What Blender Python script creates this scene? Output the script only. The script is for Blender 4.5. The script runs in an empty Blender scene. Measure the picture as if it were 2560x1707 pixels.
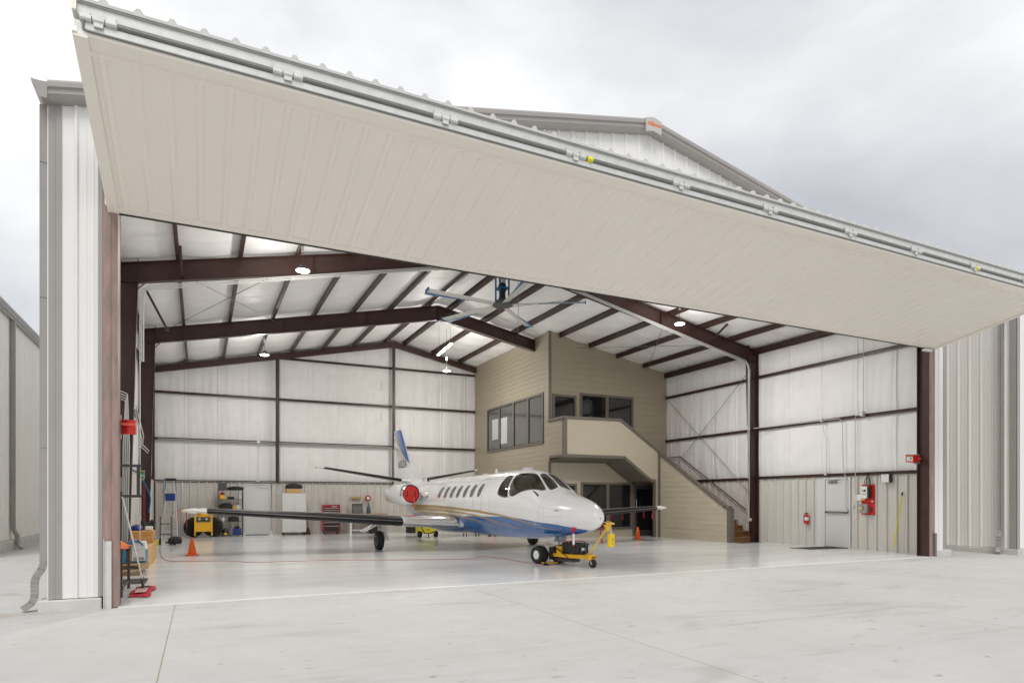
import bpy, bmesh, math, random, bisect
from mathutils import Vector, Matrix
from mathutils.geometry import delaunay_2d_cdt
random.seed(7)
R = math.radians
PI = math.pi
scn = bpy.context.scene
C = scn.collection
# ------------------------------------------------------------ camera
cam_d = bpy.data.cameras.new('camera')
cam_d.sensor_width = 36.0
cam_d.lens = 22.60
cam_d.shift_y = 0.1549
cam_d.clip_start = 0.05
cam_d.clip_end = 3000
cam = bpy.data.objects.new('camera', cam_d)
cam.location = (1.016, -10.395, 1.48)
cam.rotation_euler = (R(90), 0, -0.4519)
C.objects.link(cam)
scn.camera = cam
# ------------------------------------------------------------ exposure
vs = scn.view_settings
vs.view_transform = 'Standard'
vs.look = 'None'
vs.gamma = 1.0
vs.exposure = 0.41
scn.cycles.max_bounces = 10
scn.cycles.diffuse_bounces = 6
scn.cycles.glossy_bounces = 4
scn.cycles.transmission_bounces = 4
scn.cycles.transparent_max_bounces = 8
scn.cycles.sample_clamp_indirect = 6.0
scn.cycles.caustics_reflective = False
scn.cycles.caustics_refractive = False
# ------------------------------------------------------------ world: overcast sky with cloud banks
SUN_EL, SUN_AZ = 58.0, 200.0
w = bpy.data.worlds.new("World")
scn.world = w
w.use_nodes = True
nt = w.node_tree
for n in list(nt.nodes): nt.nodes.remove(n)
def N(t, **k):
    n = nt.nodes.new(t)
    for a, b in k.items(): setattr(n, a, b)
    return n
def LK(a, b): nt.links.new(a, b)
tc = N('ShaderNodeTexCoord')
mp = N('ShaderNodeMapping')
mp.inputs['Scale'].default_value = (1.0, 1.0, 1.9)
mp.inputs['Location'].default_value = (-2.2, 1.6, .58)
LK(tc.outputs['Generated'], mp.inputs['Vector'])
n1 = N('ShaderNodeTexNoise'); n1.inputs['Scale'].default_value = 1.5; n1.inputs['Detail'].default_value = 7; n1.inputs['Roughness'].default_value = .5; n1.inputs['Distortion'].default_value = .15
LK(mp.outputs[0], n1.inputs['Vector'])
cr = N('ShaderNodeValToRGB')
e = cr.color_ramp.elements
e[0].position = .33; e[0].color = (.45, .46, .485, 1)
e[1].position = .64; e[1].color = (.86, .86, .865, 1)
m = e.new(.47); m.color = (.60, .61, .635, 1)
m = e.new(.55); m.color = (.70, .705, .72, 1)
LK(n1.outputs['Fac'], cr.inputs['Fac'])
sky = N('ShaderNodeTexSky')
sky.sky_type = 'NISHITA'
sky.sun_disc = False
sky.sun_elevation = R(SUN_EL)
sky.sun_rotation = R(SUN_AZ)
sk = N('ShaderNodeMix', data_type='RGBA'); sk.blend_type = 'MULTIPLY'
sk.inputs[0].default_value = 1.0
LK(sky.outputs[0], sk.inputs[6]); sk.inputs[7].default_value = (.1, .1, .1, 1)
mx = N('ShaderNodeMix', data_type='RGBA')
mx.inputs[0].default_value = .93
LK(sk.outputs[2], mx.inputs[6]); LK(cr.outputs[0], mx.inputs[7])
bg = N('ShaderNodeBackground'); bg.inputs['Strength'].default_value = .96
LK(mx.outputs[2], bg.inputs['Color'])
wo = N('ShaderNodeOutputWorld')
LK(bg.outputs[0], wo.inputs['Surface'])
# ------------------------------------------------------------ sun behind the cloud
sl = bpy.data.lights.new('sun', 'SUN')
sl.energy = 1.5
sl.angle = R(25)
sl.color = (1, .97, .93)
so = bpy.data.objects.new('sun', sl)
so.rotation_euler = (R(90 - SUN_EL), 0, R(180 - SUN_AZ))
C.objects.link(so)

# ============================================================ helpers
MATS = {}
def mat(name, col, rough=.5, metal=0.0, var=0.0, vscale=3.0, vstretch=(1, 1, 1), bump=0.0, bscale=30.0, bstretch=(1, 1, 1), bdist=.01,
        coat=0.0, spec=.5, emit=None, estr=0.0, col2=None, rvar=0.0):
    if name in MATS: return MATS[name]
    mt = bpy.data.materials.new(name)
    mt.use_nodes = True
    t = mt.node_tree
    b = t.nodes['Principled BSDF']
    b.inputs['Base Color'].default_value = (*col, 1)
    b.inputs['Roughness'].default_value = rough
    b.inputs['Metallic'].default_value = metal
    b.inputs['Specular IOR Level'].default_value = spec
    b.inputs['Coat Weight'].default_value = coat
    b.inputs['Coat Roughness'].default_value = .06
    if emit:
        b.inputs['Emission Color'].default_value = (*emit, 1)
        b.inputs['Emission Strength'].default_value = estr
    if var or bump:
        tcn = t.nodes.new('ShaderNodeTexCoord')
    if var:
        mpn = t.nodes.new('ShaderNodeMapping'); mpn.inputs['Scale'].default_value = vstretch
        t.links.new(tcn.outputs['Object'], mpn.inputs[0])
        nn = t.nodes.new('ShaderNodeTexNoise'); nn.inputs['Scale'].default_value = vscale; nn.inputs['Detail'].default_value = 6; nn.inputs['Roughness'].default_value = .6
        t.links.new(mpn.outputs[0], nn.inputs['Vector'])
        rp = t.nodes.new('ShaderNodeValToRGB')
        c2 = col2 or tuple(max(0, c * (1 - var)) for c in col)
        c1 = tuple(min(1, c * (1 + var * .4)) for c in col)
        rp.color_ramp.elements[0].position = .3; rp.color_ramp.elements[0].color = (*c2, 1)
        rp.color_ramp.elements[1].position = .7; rp.color_ramp.elements[1].color = (*c1, 1)
        t.links.new(nn.outputs['Fac'], rp.inputs[0])
        t.links.new(rp.outputs[0], b.inputs['Base Color'])
        if rvar:
            mr = t.nodes.new('ShaderNodeMapRange'); mr.inputs['From Min'].default_value = .3; mr.inputs['From Max'].default_value = .7
            mr.inputs['To Min'].default_value = rough - rvar; mr.inputs['To Max'].default_value = rough + rvar
            t.links.new(nn.outputs['Fac'], mr.inputs[0]); t.links.new(mr.outputs[0], b.inputs['Roughness'])
    if bump:
        mpb = t.nodes.new('ShaderNodeMapping'); mpb.inputs['Scale'].default_value = bstretch
        t.links.new(tcn.outputs['Object'], mpb.inputs[0])
        nb = t.nodes.new('ShaderNodeTexNoise'); nb.inputs['Scale'].default_value = bscale; nb.inputs['Detail'].default_value = 4
        t.links.new(mpb.outputs[0], nb.inputs['Vector'])
        bn = t.nodes.new('ShaderNodeBump'); bn.inputs['Strength'].default_value = bump; bn.inputs['Distance'].default_value = bdist
        t.links.new(nb.outputs['Fac'], bn.inputs['Height']); t.links.new(bn.outputs[0], b.inputs['Normal'])
    MATS[name] = mt
    return mt

class MB:
    def __init__(s): s.v = []; s.f = []; s.m = []; s.cm = 0
    def add(s, vs, fs):
        o = len(s.v); s.v += [tuple(v) for v in vs]
        for f in fs: s.f.append(tuple(i + o for i in f)); s.m.append(s.cm)
        return s
    def box(s, x0, x1, y0, y1, z0, z1, M=None):
        vs = [Vector((x, y, z)) for z in (z0, z1) for y in (y0, y1) for x in (x0, x1)]
        if M: vs = [M @ v for v in vs]
        return s.add(vs, [(0, 2, 3, 1), (4, 5, 7, 6), (0, 1, 5, 4), (2, 6, 7, 3), (0, 4, 6, 2), (1, 3, 7, 5)])
    def bar(s, p, q, wd, ht=None, up=(0, 0, 1), off=0):
        p, q = Vector(p), Vector(q); d = (q - p); L = d.length
        if L < 1e-6: return s
        d.normalize(); u = Vector(up)
        if abs(d.dot(u)) > .98: u = Vector((0, 1, 0))
        sd = d.cross(u).normalized(); u = sd.cross(d)
        ht = ht or wd
        vs = [b + sd * a * wd / 2 + u * c * ht / 2 for b in (p, q) for c in (-1, 1) for a in (-1, 1)]
        return s.add(vs, [(0, 1, 3, 2), (4, 6, 7, 5), (0, 4, 5, 1), (2, 3, 7, 6), (0, 2, 6, 4), (1, 5, 7, 3)])
    def tube(s, pts, r, n=8, cap=True, r1=None):
        P = [Vector(p) for p in pts]
        rings = []; pu = None
        for i, p in enumerate(P):
            d = (P[min(i + 1, len(P) - 1)] - P[max(i - 1, 0)]).normalized()
            if pu is None:
                pu = Vector((0, 0, 1)) if abs(d.z) < .9 else Vector((1, 0, 0))
            u = (pu - d * pu.dot(d)).normalized(); pu = u; sd = d.cross(u)
            rr = r if r1 is None else r + (r1 - r) * i / (len(P) - 1)
            rings.append([p + (u * math.cos(2 * PI * k / n) + sd * math.sin(2 * PI * k / n)) * rr for k in range(n)])
        o = [v for g in rings for v in g]
        fs = [(i * n + k, i * n + (k + 1) % n, (i + 1) * n + (k + 1) % n, (i + 1) * n + k) for i in range(len(P) - 1) for k in range(n)]
        if cap: fs += [tuple(range(n))[::-1], tuple(range((len(P) - 1) * n, len(P) * n))]
        return s.add(o, fs)
    def lathe(s, prof, c=(0, 0, 0), axis=(0, 0, 1), n=24, cap=True):
        ax = Vector(axis).normalized(); u = Vector((1, 0, 0)) if abs(ax.x) < .9 else Vector((0, 1, 0))
        u = (u - ax * u.dot(ax)).normalized(); v = ax.cross(u); c = Vector(c)
        vs = [c + ax * h + (u * math.cos(2 * PI * k / n) + v * math.sin(2 * PI * k / n)) * r for (r, h) in prof for k in range(n)]
        fs = [(i * n + k, i * n + (k + 1) % n, (i + 1) * n + (k + 1) % n, (i + 1) * n + k) for i in range(len(prof) - 1) for k in range(n)]
        if cap: fs += [tuple(range(n))[::-1], tuple(range((len(prof) - 1) * n, len(prof) * n))]
        return s.add(vs, fs)
    def prism(s, poly, fn0, fn1):
        n = len(poly)
        return s.add([fn0(p) for p in poly] + [fn1(p) for p in poly],
                     [tuple(range(n))[::-1], tuple(range(n, 2 * n))] + [(i, (i + 1) % n, n + (i + 1) % n, n + i) for i in range(n)])
    def xz(s, poly, y0, y1): return s.prism(poly, lambda p: (p[0], y0, p[1]), lambda p: (p[0], y1, p[1]))
    def yz(s, poly, x0, x1): return s.prism(poly, lambda p: (x0, p[0], p[1]), lambda p: (x1, p[0], p[1]))
    def xy(s, poly, z0, z1): return s.prism(poly, lambda p: (p[0], p[1], z0), lambda p: (p[0], p[1], z1))
    def grid(s, fn, nu, nv, close=False):
        vs = [fn(i / nu, j / nv) for j in range(nv + 1) for i in range(nu + 1)]
        W = nu + 1
        return s.add(vs, [(j * W + i, j * W + i + 1, (j + 1) * W + i + 1, (j + 1) * W + i) for j in range(nv) for i in range(nu)])
    def ball(s, c, r, n=12, m=8, sc=(1, 1, 1)):
        c = Vector(c)
        vs = []; fs = []
        for j in range(m + 1):
            t = PI * j / m
            for i in range(n):
                a = 2 * PI * i / n
                vs.append((c.x + r * sc[0] * math.sin(t) * math.cos(a), c.y + r * sc[1] * math.sin(t) * math.sin(a), c.z + r * sc[2] * math.cos(t)))
        for j in range(m):
            for i in range(n): fs.append((j * n + i, (j + 1) * n + i, (j + 1) * n + (i + 1) % n, j * n + (i + 1) % n))
        return s.add(vs, fs)
    def build(s, name, mt, parent=None, smooth=False, bevel=0.0, fixn=True, ang=35):
        me = bpy.data.meshes.new(name)
        me.from_pydata([tuple(v) for v in s.v], [], s.f)
        ms = mt if isinstance(mt, (list, tuple)) else [mt]
        for q in ms: me.materials.append(q)
        if len(ms) > 1: me.polygons.foreach_set('material_index', s.m)
        if fixn or smooth:
            bm = bmesh.new(); bm.from_mesh(me)
            if fixn: bmesh.ops.recalc_face_normals(bm, faces=bm.faces)
            if smooth:
                for f in bm.faces: f.smooth = True
                for ed in bm.edges:
                    if len(ed.link_faces) == 2 and ed.calc_face_angle(0) > R(ang): ed.smooth = False
            bm.to_mesh(me); bm.free()
        me.update()
        o = bpy.data.objects.new(name, me)
        C.objects.link(o)
        if parent: o.parent = parent
        if bevel:
            md = o.modifiers.new('bevel', 'BEVEL'); md.width = bevel; md.segments = 2; md.limit_method = 'ANGLE'; md.angle_limit = R(40)
        return o
def tag(o, label, cat, group=None, kind=None):
    if label: o['label'] = label
    if cat: o['category'] = cat
    if group: o['group'] = group
    if kind: o['kind'] = kind
    return o
def thing(name, label, cat, loc=(0, 0, 0), rz=0, group=None):
    o = bpy.data.objects.new(name, None); o.empty_display_size = .2
    C.objects.link(o); o.location = loc; o.rotation_euler = (0, 0, rz)
    return tag(o, label, cat, group)
def copy_tree(o, parent=None):
    c = o.copy(); C.objects.link(c); c.parent = parent
    for ch in [x for x in bpy.data.objects if x.parent == o]: copy_tree(ch, c)
    return c
def text_mesh(name, s, size, mt, parent, M, depth=.002, shear=0, spacing=1.0, bold=0.0):
    cu = bpy.data.curves.new(name, 'FONT'); cu.body = s; cu.size = size; cu.extrude = depth; cu.shear = shear; cu.space_character = spacing; cu.offset = bold
    cu.align_x = 'CENTER'; cu.align_y = 'CENTER'
    t = bpy.data.objects.new(name + '_tmp', cu); C.objects.link(t)
    me = bpy.data.meshes.new_from_object(t.evaluated_get(bpy.context.evaluated_depsgraph_get()))
    bpy.data.objects.remove(t); bpy.data.curves.remove(cu)
    me.name = name
    me.transform(M)
    me.materials.clear(); me.materials.append(mt)
    o = bpy.data.objects.new(name, me); C.objects.link(o); o.parent = parent
    return o
def basis(x, y, z, loc):
    return Matrix(((x[0], y[0], z[0], loc[0]), (x[1], y[1], z[1], loc[1]), (x[2], y[2], z[2], loc[2]), (0, 0, 0, 1)))

# ---- ribbed metal sheet: profile across u, swept along v
def rib_profile(L, pitch=.305, h=.03, base=.07, top=.03, start=.1, minor=True):
    P = [(0, 0)]; x = start
    while x + base < L:
        P += [(x, 0), (x + (base - top) / 2, h), (x + (base + top) / 2, h), (x + base, 0)]
        if minor:
            for k in (.36, .64):
                c = x + base / 2 + pitch * k
                if c + .02 < L and c > 0: P += [(c - .018, 0), (c - .008, h * .14), (c + .008, h * .14), (c + .018, 0)]
        x += pitch
    P.append((L, 0))
    P = [p for p in P if 0 <= p[0] <= L]
    return P
def rib_sheet(mb, o, u, n, L, lo, hi, v=(0, 0, 1), **k):
    """o origin, u run direction, n outward normal, lo/hi functions of run giving start/end along v"""
    o, u, n, v = Vector(o), Vector(u), Vector(n), Vector(v)
    P = rib_profile(L, **k)
    xs = [p[0] for p in P]
    vs = [o + u * a + n * b + v * lo(a) for a, b in P] + [o + u * a + n * b + v * hi(a) for a, b in P]
    m = len(P)
    mb.add(vs, [(i, i + 1, m + i + 1, m + i) for i in range(m - 1)])

# ============================================================ materials
m_white_panel = mat('white_metal_panel', (.80, .795, .775), .38, var=.04, vscale=1.2, vstretch=(1, 1, .25))
m_trim = mat('grey_trim', (.34, .32, .305), .42, var=.06, vscale=2)
m_beige = mat('beige_door_skin', (.88, .83, .755), .42, var=.02, vscale=.9, vstretch=(1, .4, 1))
m_beige_trim = mat('beige_trim', (.86, .81, .735), .4)
m_galv = mat('galvanised_steel', (.66, .665, .64), .45, .25, var=.12, vscale=9)
m_galv_dark = mat('galvanised_tube', (.20, .205, .20), .45, .3, var=.15, vscale=12)
m_steel = mat('red_oxide_steel', (.053, .023, .018), .42, var=.25, vscale=6)
m_primer_lt = mat('pale_primer', (.34, .235, .21), .5, var=.3, vscale=5, vstretch=(3, 3, .5))
m_insul = mat('white_vinyl_insulation', (.84, .835, .825), .5, var=.05, vscale=2.5, bump=.22, bscale=2.6, bstretch=(3.0, 3.0, .12), bdist=.03)
m_insul_roof = mat('white_vinyl_roof_insulation', (.90, .897, .888), .5, var=.05, vscale=2.5, bump=.45, bscale=2.2, bstretch=(.35, 3.0, 1), bdist=.06)
m_liner = mat('liner_panel', (.63, .605, .56), .42, var=.04, vscale=2, vstretch=(1, 1, .3))
m_siding = mat('olive_siding', (.36, .32, .235), .55, var=.03, vscale=2)
m_siding_lt = mat('tan_smooth_panel', (.50, .45, .345), .55, var=.05, vscale=2)
m_office_trim = mat('taupe_trim', (.15, .13, .105), .5)
m_door_dark = mat('charcoal_door', (.06, .057, .052), .35)
m_glass_dark = mat('dark_window_glass', (.012, .013, .014), .04, spec=.8)
m_glass_grey = mat('grey_window_glass', (.10, .10, .098), .05, spec=.9)
m_blind = mat('white_blind', (.62, .63, .63), .6)
m_black = mat('black_rubber', (.012, .012, .012), .6)
m_tyre = mat('tyre_rubber', (.020, .020, .020), .75, var=.3, vscale=20)
m_blackplastic = mat('black_plastic', (.018, .018, .018), .35)
m_conduit = mat('conduit', (.56, .56, .545), .45, .1)
m_white = mat('white_paint', (.78, .78, .76), .3)
m_doorwhite = mat('door_paint', (.66, .67, .655), .35, var=.02)
m_red = mat('red_paint', (.60, .018, .014), .3)
m_redfab = mat('red_fabric', (.55, .015, .03), .75, var=.15, vscale=14)
m_orange = mat('safety_orange', (.90, .13, .012), .4, emit=None)
m_yellow = mat('yellow_paint', (.80, .44, .015), .35)
m_brightyellow = mat('bright_yellow', (.80, .72, .02), .35)
m_blue = mat('blue_paint', (.015, .15, .36), .35)
m_deepblue = mat('deep_blue', (.012, .035, .22), .4)
m_wood = mat('brown_wood', (.30, .15, .055), .5, var=.3, vscale=6, vstretch=(1, 6, 6))
m_card = mat('cardboard', (.60, .38, .17), .75, var=.12, vscale=5)
m_alu = mat('aluminium', (.68, .68, .66), .35, .35)
m_concrete_k = mat('kerb_concrete', (.60, .585, .55), .85, var=.12, vscale=4, bump=.3, bscale=40)
m_darkgrey = mat('dark_grey_metal', (.07, .07, .07), .45)
m_chrome = mat('polished_metal', (.80, .80, .80), .12, 1.0)

# ---- apron concrete with saw-cut joints, stains
def concrete(name, base, joints, rough):
    mt = bpy.data.materials.new(name); mt.use_nodes = True; t = mt.node_tree; b = t.nodes['Principled BSDF']
    tcn = t.nodes.new('ShaderNodeTexCoord')
    def nz(scale, det, st=(1, 1, 1), rg=.6, dist=0):
        mpn = t.nodes.new('ShaderNodeMapping'); mpn.inputs['Scale'].default_value = st
        t.links.new(tcn.outputs['Object'], mpn.inputs[0])
        q = t.nodes.new('ShaderNodeTexNoise'); q.inputs['Scale'].default_value = scale; q.inputs['Detail'].default_value = det; q.inputs['Roughness'].default_value = rg; q.inputs['Distortion'].default_value = dist
        t.links.new(mpn.outputs[0], q.inputs[0]); return q.outputs['Fac']
    def ramp(src, p0, c0, p1, c1):
        r = t.nodes.new('ShaderNodeValToRGB'); r.color_ramp.elements[0].position = p0; r.color_ramp.elements[0].color = (*c0, 1)
        r.color_ramp.elements[1].position = p1; r.color_ramp.elements[1].color = (*c1, 1); t.links.new(src, r.inputs[0]); return r.outputs[0]
    def mul(a, bb, fac=1.0):
        q = t.nodes.new('ShaderNodeMix'); q.data_type = 'RGBA'; q.blend_type = 'MULTIPLY'; q.inputs[0].default_value = fac
        t.links.new(a, q.inputs[6]); t.links.new(bb, q.inputs[7]); return q.outputs[2]
    c = ramp(nz(.35, 6), .3, tuple(x * .90 for x in base), .7, tuple(min(1, x * 1.05) for x in base))
    c = mul(c, ramp(nz(3.0, 8, (1, 1, 1), .7), .35, (.93, .93, .925), .65, (1, 1, 1)))
    c = mul(c, ramp(nz(60, 3), .3, (.95, .95, .95), .7, (1, 1, 1)))
    # long sweeping scuffs and dark spots
    c = mul(c, ramp(nz(1.1, 4, (.35, 1.3, 1), .55, 1.2), .58, (1, 1, 1), .72, (.84, .835, .825)))
    c = mul(c, ramp(nz(5.5, 2, (.7, 1.2, 1)), .66, (1, 1, 1), .74, (.66, .65, .63)))
    if joints:
        vd = t.nodes.new('ShaderNodeVectorMath'); vd.operation = 'DISTANCE'; vd.inputs[1].default_value = (-1.5, -.15, 0)
        mpd = t.nodes.new('ShaderNodeMapping'); mpd.inputs['Scale'].default_value = (.55, 1.5, 1); mpd.inputs['Location'].default_value = (-.68, .08, 0)
        t.links.new(tcn.outputs['Object'], mpd.inputs[0]); t.links.new(mpd.outputs[0], vd.inputs[0])
        ad = t.nodes.new('ShaderNodeMath'); ad.operation = 'MULTIPLY_ADD'; t.links.new(nz(2.2, 5), ad.inputs[0]); ad.inputs[1].default_value = 1.1; t.links.new(vd.outputs['Value'], ad.inputs[2])
        c = mul(c, ramp(ad.outputs[0], .75, (.86, .81, .73), 1.25, (1, 1, 1)))
        g = t.nodes.new('ShaderNodeNewGeometry'); sp = t.nodes.new('ShaderNodeSeparateXYZ'); t.links.new(g.outputs['Position'], sp.inputs[0])
        def joint(ax, off, pitch, wd, col):
            a = t.nodes.new('ShaderNodeMath'); a.operation = 'ADD'; t.links.new(sp.outputs[ax], a.inputs[0]); a.inputs[1].default_value = -off + pitch * 100 + pitch / 2
            mo = t.nodes.new('ShaderNodeMath'); mo.operation = 'MODULO'; t.links.new(a.outputs[0], mo.inputs[0]); mo.inputs[1].default_value = pitch
            su = t.nodes.new('ShaderNodeMath'); su.operation = 'SUBTRACT'; t.links.new(mo.outputs[0], su.inputs[0]); su.inputs[1].default_value = pitch / 2
            ab = t.nodes.new('ShaderNodeMath'); ab.operation = 'ABSOLUTE'; t.links.new(su.outputs[0], ab.inputs[0])
            lt = t.nodes.new('ShaderNodeMath'); lt.operation = 'LESS_THAN'; t.links.new(ab.outputs[0], lt.inputs[0]); lt.inputs[1].default_value = wd
            r = t.nodes.new('ShaderNodeMix'); r.data_type = 'RGBA'; t.links.new(lt.outputs[0], r.inputs[0])
            r.inputs[6].default_value = (1, 1, 1, 1); r.inputs[7].default_value = (*col, 1); return r.outputs[2]
        c = mul(c, joint('X', .70, 4.43, .006, (.62, .52, .42)))
        c = mul(c, joint('Y', -4.68, 4.5, .0035, (.72, .70, .66)))
    t.links.new(c, b.inputs['Base Color'])
    b.inputs['Roughness'].default_value = rough
    bn = t.nodes.new('ShaderNodeBump'); bn.inputs['Strength'].default_value = .25; bn.inputs['Distance'].default_value = .004
    t.links.new(nz(90, 3), bn.inputs['Height']); t.links.new(bn.outputs[0], b.inputs['Normal'])
    return mt
m_apron = concrete('apron_concrete', (.505, .50, .482), True, .75)

def epoxy():
    mt = bpy.data.materials.new('white_epoxy_floor'); mt.use_nodes = True; t = mt.node_tree; b = t.nodes['Principled BSDF']
    tcn = t.nodes.new('ShaderNodeTexCoord')
    q = t.nodes.new('ShaderNodeTexNoise'); q.inputs['Scale'].default_value = .8; q.inputs['Detail'].default_value = 8; q.inputs['Roughness'].default_value = .65
    mpn = t.nodes.new('ShaderNodeMapping'); mpn.inputs['Scale'].default_value = (.5, 1.5, 1)
    t.links.new(tcn.outputs['Object'], mpn.inputs[0]); t.links.new(mpn.outputs[0], q.inputs[0])
    r = t.nodes.new('ShaderNodeValToRGB'); r.color_ramp.elements[0].position = .32; r.color_ramp.elements[0].color = (.72, .725, .73, 1)
    r.color_ramp.elements[1].position = .6; r.color_ramp.elements[1].color = (.80, .805, .81, 1)
    t.links.new(q.outputs['Fac'], r.inputs[0]); t.links.new(r.outputs[0], b.inputs['Base Color'])
    mr = t.nodes.new('ShaderNodeMapRange'); mr.inputs['To Min'].default_value = .10; mr.inputs['To Max'].default_value = .22
    t.links.new(q.outputs['Fac'], mr.inputs[0]); t.links.new(mr.outputs[0], b.inputs['Roughness'])
    b.inputs['Specular IOR Level'].default_value = .5
    q2 = t.nodes.new('ShaderNodeTexNoise'); q2.inputs['Scale'].default_value = 1.5; q2.inputs['Detail'].default_value = 3
    t.links.new(tcn.outputs['Object'], q2.inputs[0])
    bn = t.nodes.new('ShaderNodeBump'); bn.inputs['Strength'].default_value = .15; bn.inputs['Distance'].default_value = .01
    t.links.new(q2.outputs['Fac'], bn.inputs['Height']); t.links.new(bn.outputs[0], b.inputs['Normal'])
    return mt
m_epoxy = epoxy()

# ============================================================ ground and floor
XR_ = 9.08                         # ridge line of the hangar
XL, XRt, YB = -.785, 18.96, 18.98
g = MB().grid(lambda u, v: (-300 + 640 * u, -220 + 700 * v, 0), 4, 4).build('apron', m_apron, fixn=False)
tag(g, 'pale concrete apron with saw cut joints around the hangars', None, kind='structure')
fl = MB().box(-.72, 18.92, .0, 18.95, -.05, .006)
fl = fl.build('hangar_floor', m_epoxy); tag(fl, 'glossy white epoxy floor inside the hangar', None, kind='structure')
tl = MB().box(-.0, 18.36, -.10, .0, -.05, .009).build('floor_edge_line', mat('edge_white', (.76, .76, .75), .3), fixn=True)
tag(tl, 'white painted edge along the front of the hangar floor', None, kind='structure')

# ============================================================ hangar building
hg = thing('hangar', 'large white metal hangar with grey trim and its folding door raised', 'hangar', (0, 0, 0))
def mir(x): return x if x <= XR_ else 2 * XR_ - x
def ro(x): return 6.95 + .207 * (mir(x) + .8)          # outside roof line
def rtop(x): return 7.0 + .207 * (mir(x) - .465)       # top of the rafters
def rins(x): return ro(x) - .07
# front gable wall, left return, right return
mb = MB()
rib_sheet(mb, (XL, 0, 0), (1, 0, 0), (0, -1, 0), .60, lambda a: .16, lambda a: ro(XL + a) - .02, start=.26)
mb.box(XL, -.185, .003, .09, .16, 6.9)
mb.build('front_wall', m_white_panel, hg)
mb = MB()
rib_sheet(mb, (18.42, 0, 0), (1, 0, 0), (0, -1, 0), .54, lambda a: .16, lambda a: ro(18.42 + a) - .02, start=.18)
mb.box(18.42, XRt, .003, .09, .16, 6.9)
mb.build('front_wall', m_white_panel, hg)
mb = MB()
rib_sheet(mb, (-.185, 0, 0), (1, 0, 0), (0, -1, 0), 18.605, lambda a: 6.42, lambda a: ro(-.185 + a) - .02, start=.15)
mb.add([(-.185, .05, 5.95), (18.42, .05, 5.95), (18.42, .05, 6.5), (-.185, .05, 6.5)], [(0, 1, 2, 3)])
mb.build('gable_wall', m_white_panel, hg)
# side walls outside
mb = MB()
rib_sheet(mb, (XL, YB + .1, 0), (0, -1, 0), (-1, 0, 0), YB + .1, lambda a: .16, lambda a: 6.88)
mb.build('left_wall', m_white_panel, hg)
mb = MB()
rib_sheet(mb, (XRt, 0, 0), (0, 1, 0), (1, 0, 0), YB + .1, lambda a: .16, lambda a: 6.88)
mb.build('right_wall', m_white_panel, hg)
mb = MB()
rib_sheet(mb, (XRt, YB + .1, 0), (-1, 0, 0), (0, 1, 0), XRt - XL, lambda a: .16, lambda a: ro(XRt - a) - .02)
mb.build('back_wall', m_white_panel, hg)
# roof
mb = MB()
for sx in (0, 1):
    x0, x1 = (XL - .12, XR_) if sx == 0 else (XRt + .12, XR_)
    z0, z1 = ro(max(x0, -.9)) if sx == 0 else ro(x1), 0
    za = 6.95 + .207 * ((mir(x0) if sx else x0) + .8); zb = ro(XR_)
    mb.add([(x0, -.12, za), (x1, -.12, zb), (x1, YB + .2, zb), (x0, YB + .2, za), (x0, -.12, za + .03), (x1, -.12, zb + .03), (x1, YB + .2, zb + .03), (x0, YB + .2, za + .03)],
           [(0, 1, 2, 3), (4, 5, 6, 7), (0, 1, 5, 4), (3, 2, 6, 7), (0, 3, 7, 4)])
mb.build('roof', mat('galvalume_roof', (.5, .5, .49), .4, .3), hg)
# fascia (sculptured rake trim) along the gable and eave
def rake(xa, xb, y0=-.1):
    mb = MB()
    prof = [(0, .035), (-.055, .035), (-.075, .0), (-.075, -.06), (-.05, -.075), (-.05, -.13), (-.065, -.145), (-.03, -.20), (0, -.215), (0, .035)]
    n = 2
    za = 6.95 + .207 * ((xa if xa < XR_ else mir(xa)) + .8); zb = 6.95 + .207 * ((xb if xb <= XR_ else mir(xb)) + .8)
    vs = [(xa, y0 + p[0], za + p[1]) for p in prof] + [(xb, y0 + p[0], zb + p[1]) for p in prof]
    m = len(prof)
    mb.add(vs, [(i, i + 1, m + i + 1, m + i) for i in range(m - 1)] + [tuple(range(m - 1)), tuple(range(m, 2 * m - 1))])
    mb.add([(xa, y0, za - .215), (xb, y0, zb - .215), (xb, .0, zb - .215), (xa, .0, za - .215)], [(0, 1, 2, 3)])
    return mb
rake(XL - .0, XR_).build('rake_trim', m_trim, hg)
rake(XR_, XRt + .0).build('rake_trim', m_trim, hg)
# gutters
for s, xe in ((-1, XL), (1, XRt)):
    mb = MB(); z = 6.95 + .207 * (-.785 + .8 - .1)
    P = [(0, -.05), (-.07, -.05), (-.12, .02), (-.13, .08), (-.17, .13), (-.175, .165), (-.16, .17), (-.15, .16), (0, .16)]
    mb.add([(xe + s * abs(p[0]), -.165, z - .14 + p[1]) for p in P] + [(xe + s * abs(p[0]), YB + .15, z - .14 + p[1]) for p in P],
           [(i, (i + 1) % 9, 9 + (i + 1) % 9, 9 + i) for i in range(9)] + [tuple(range(9)), tuple(range(9, 18))])
    mb.build('gutter', m_trim, hg)
# apex plate with the maker's orange lettering
mb = MB()
zz = ro(XR_) + .03
poly = [(XR_ - .19, zz - .04), (XR_, zz + .01), (XR_ + .19, zz - .04), (XR_ + .19, zz - .30), (XR_, zz - .26), (XR_ - .19, zz - .30)]
mb.xz(poly, -.20, -.17)
ap = mb.build('apex_plate', mat('plate', (.50, .48, .46), .4), hg)
text_mesh('lettering', 'Alliance', .105, mat('orange_lettering', (.75, .18, .05), .5), ap, basis((1, 0, 0), (0, 0, 1), (0, -1, 0), (XR_ + .0, -.202, zz - .13)), shear=.35, bold=.003)
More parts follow.
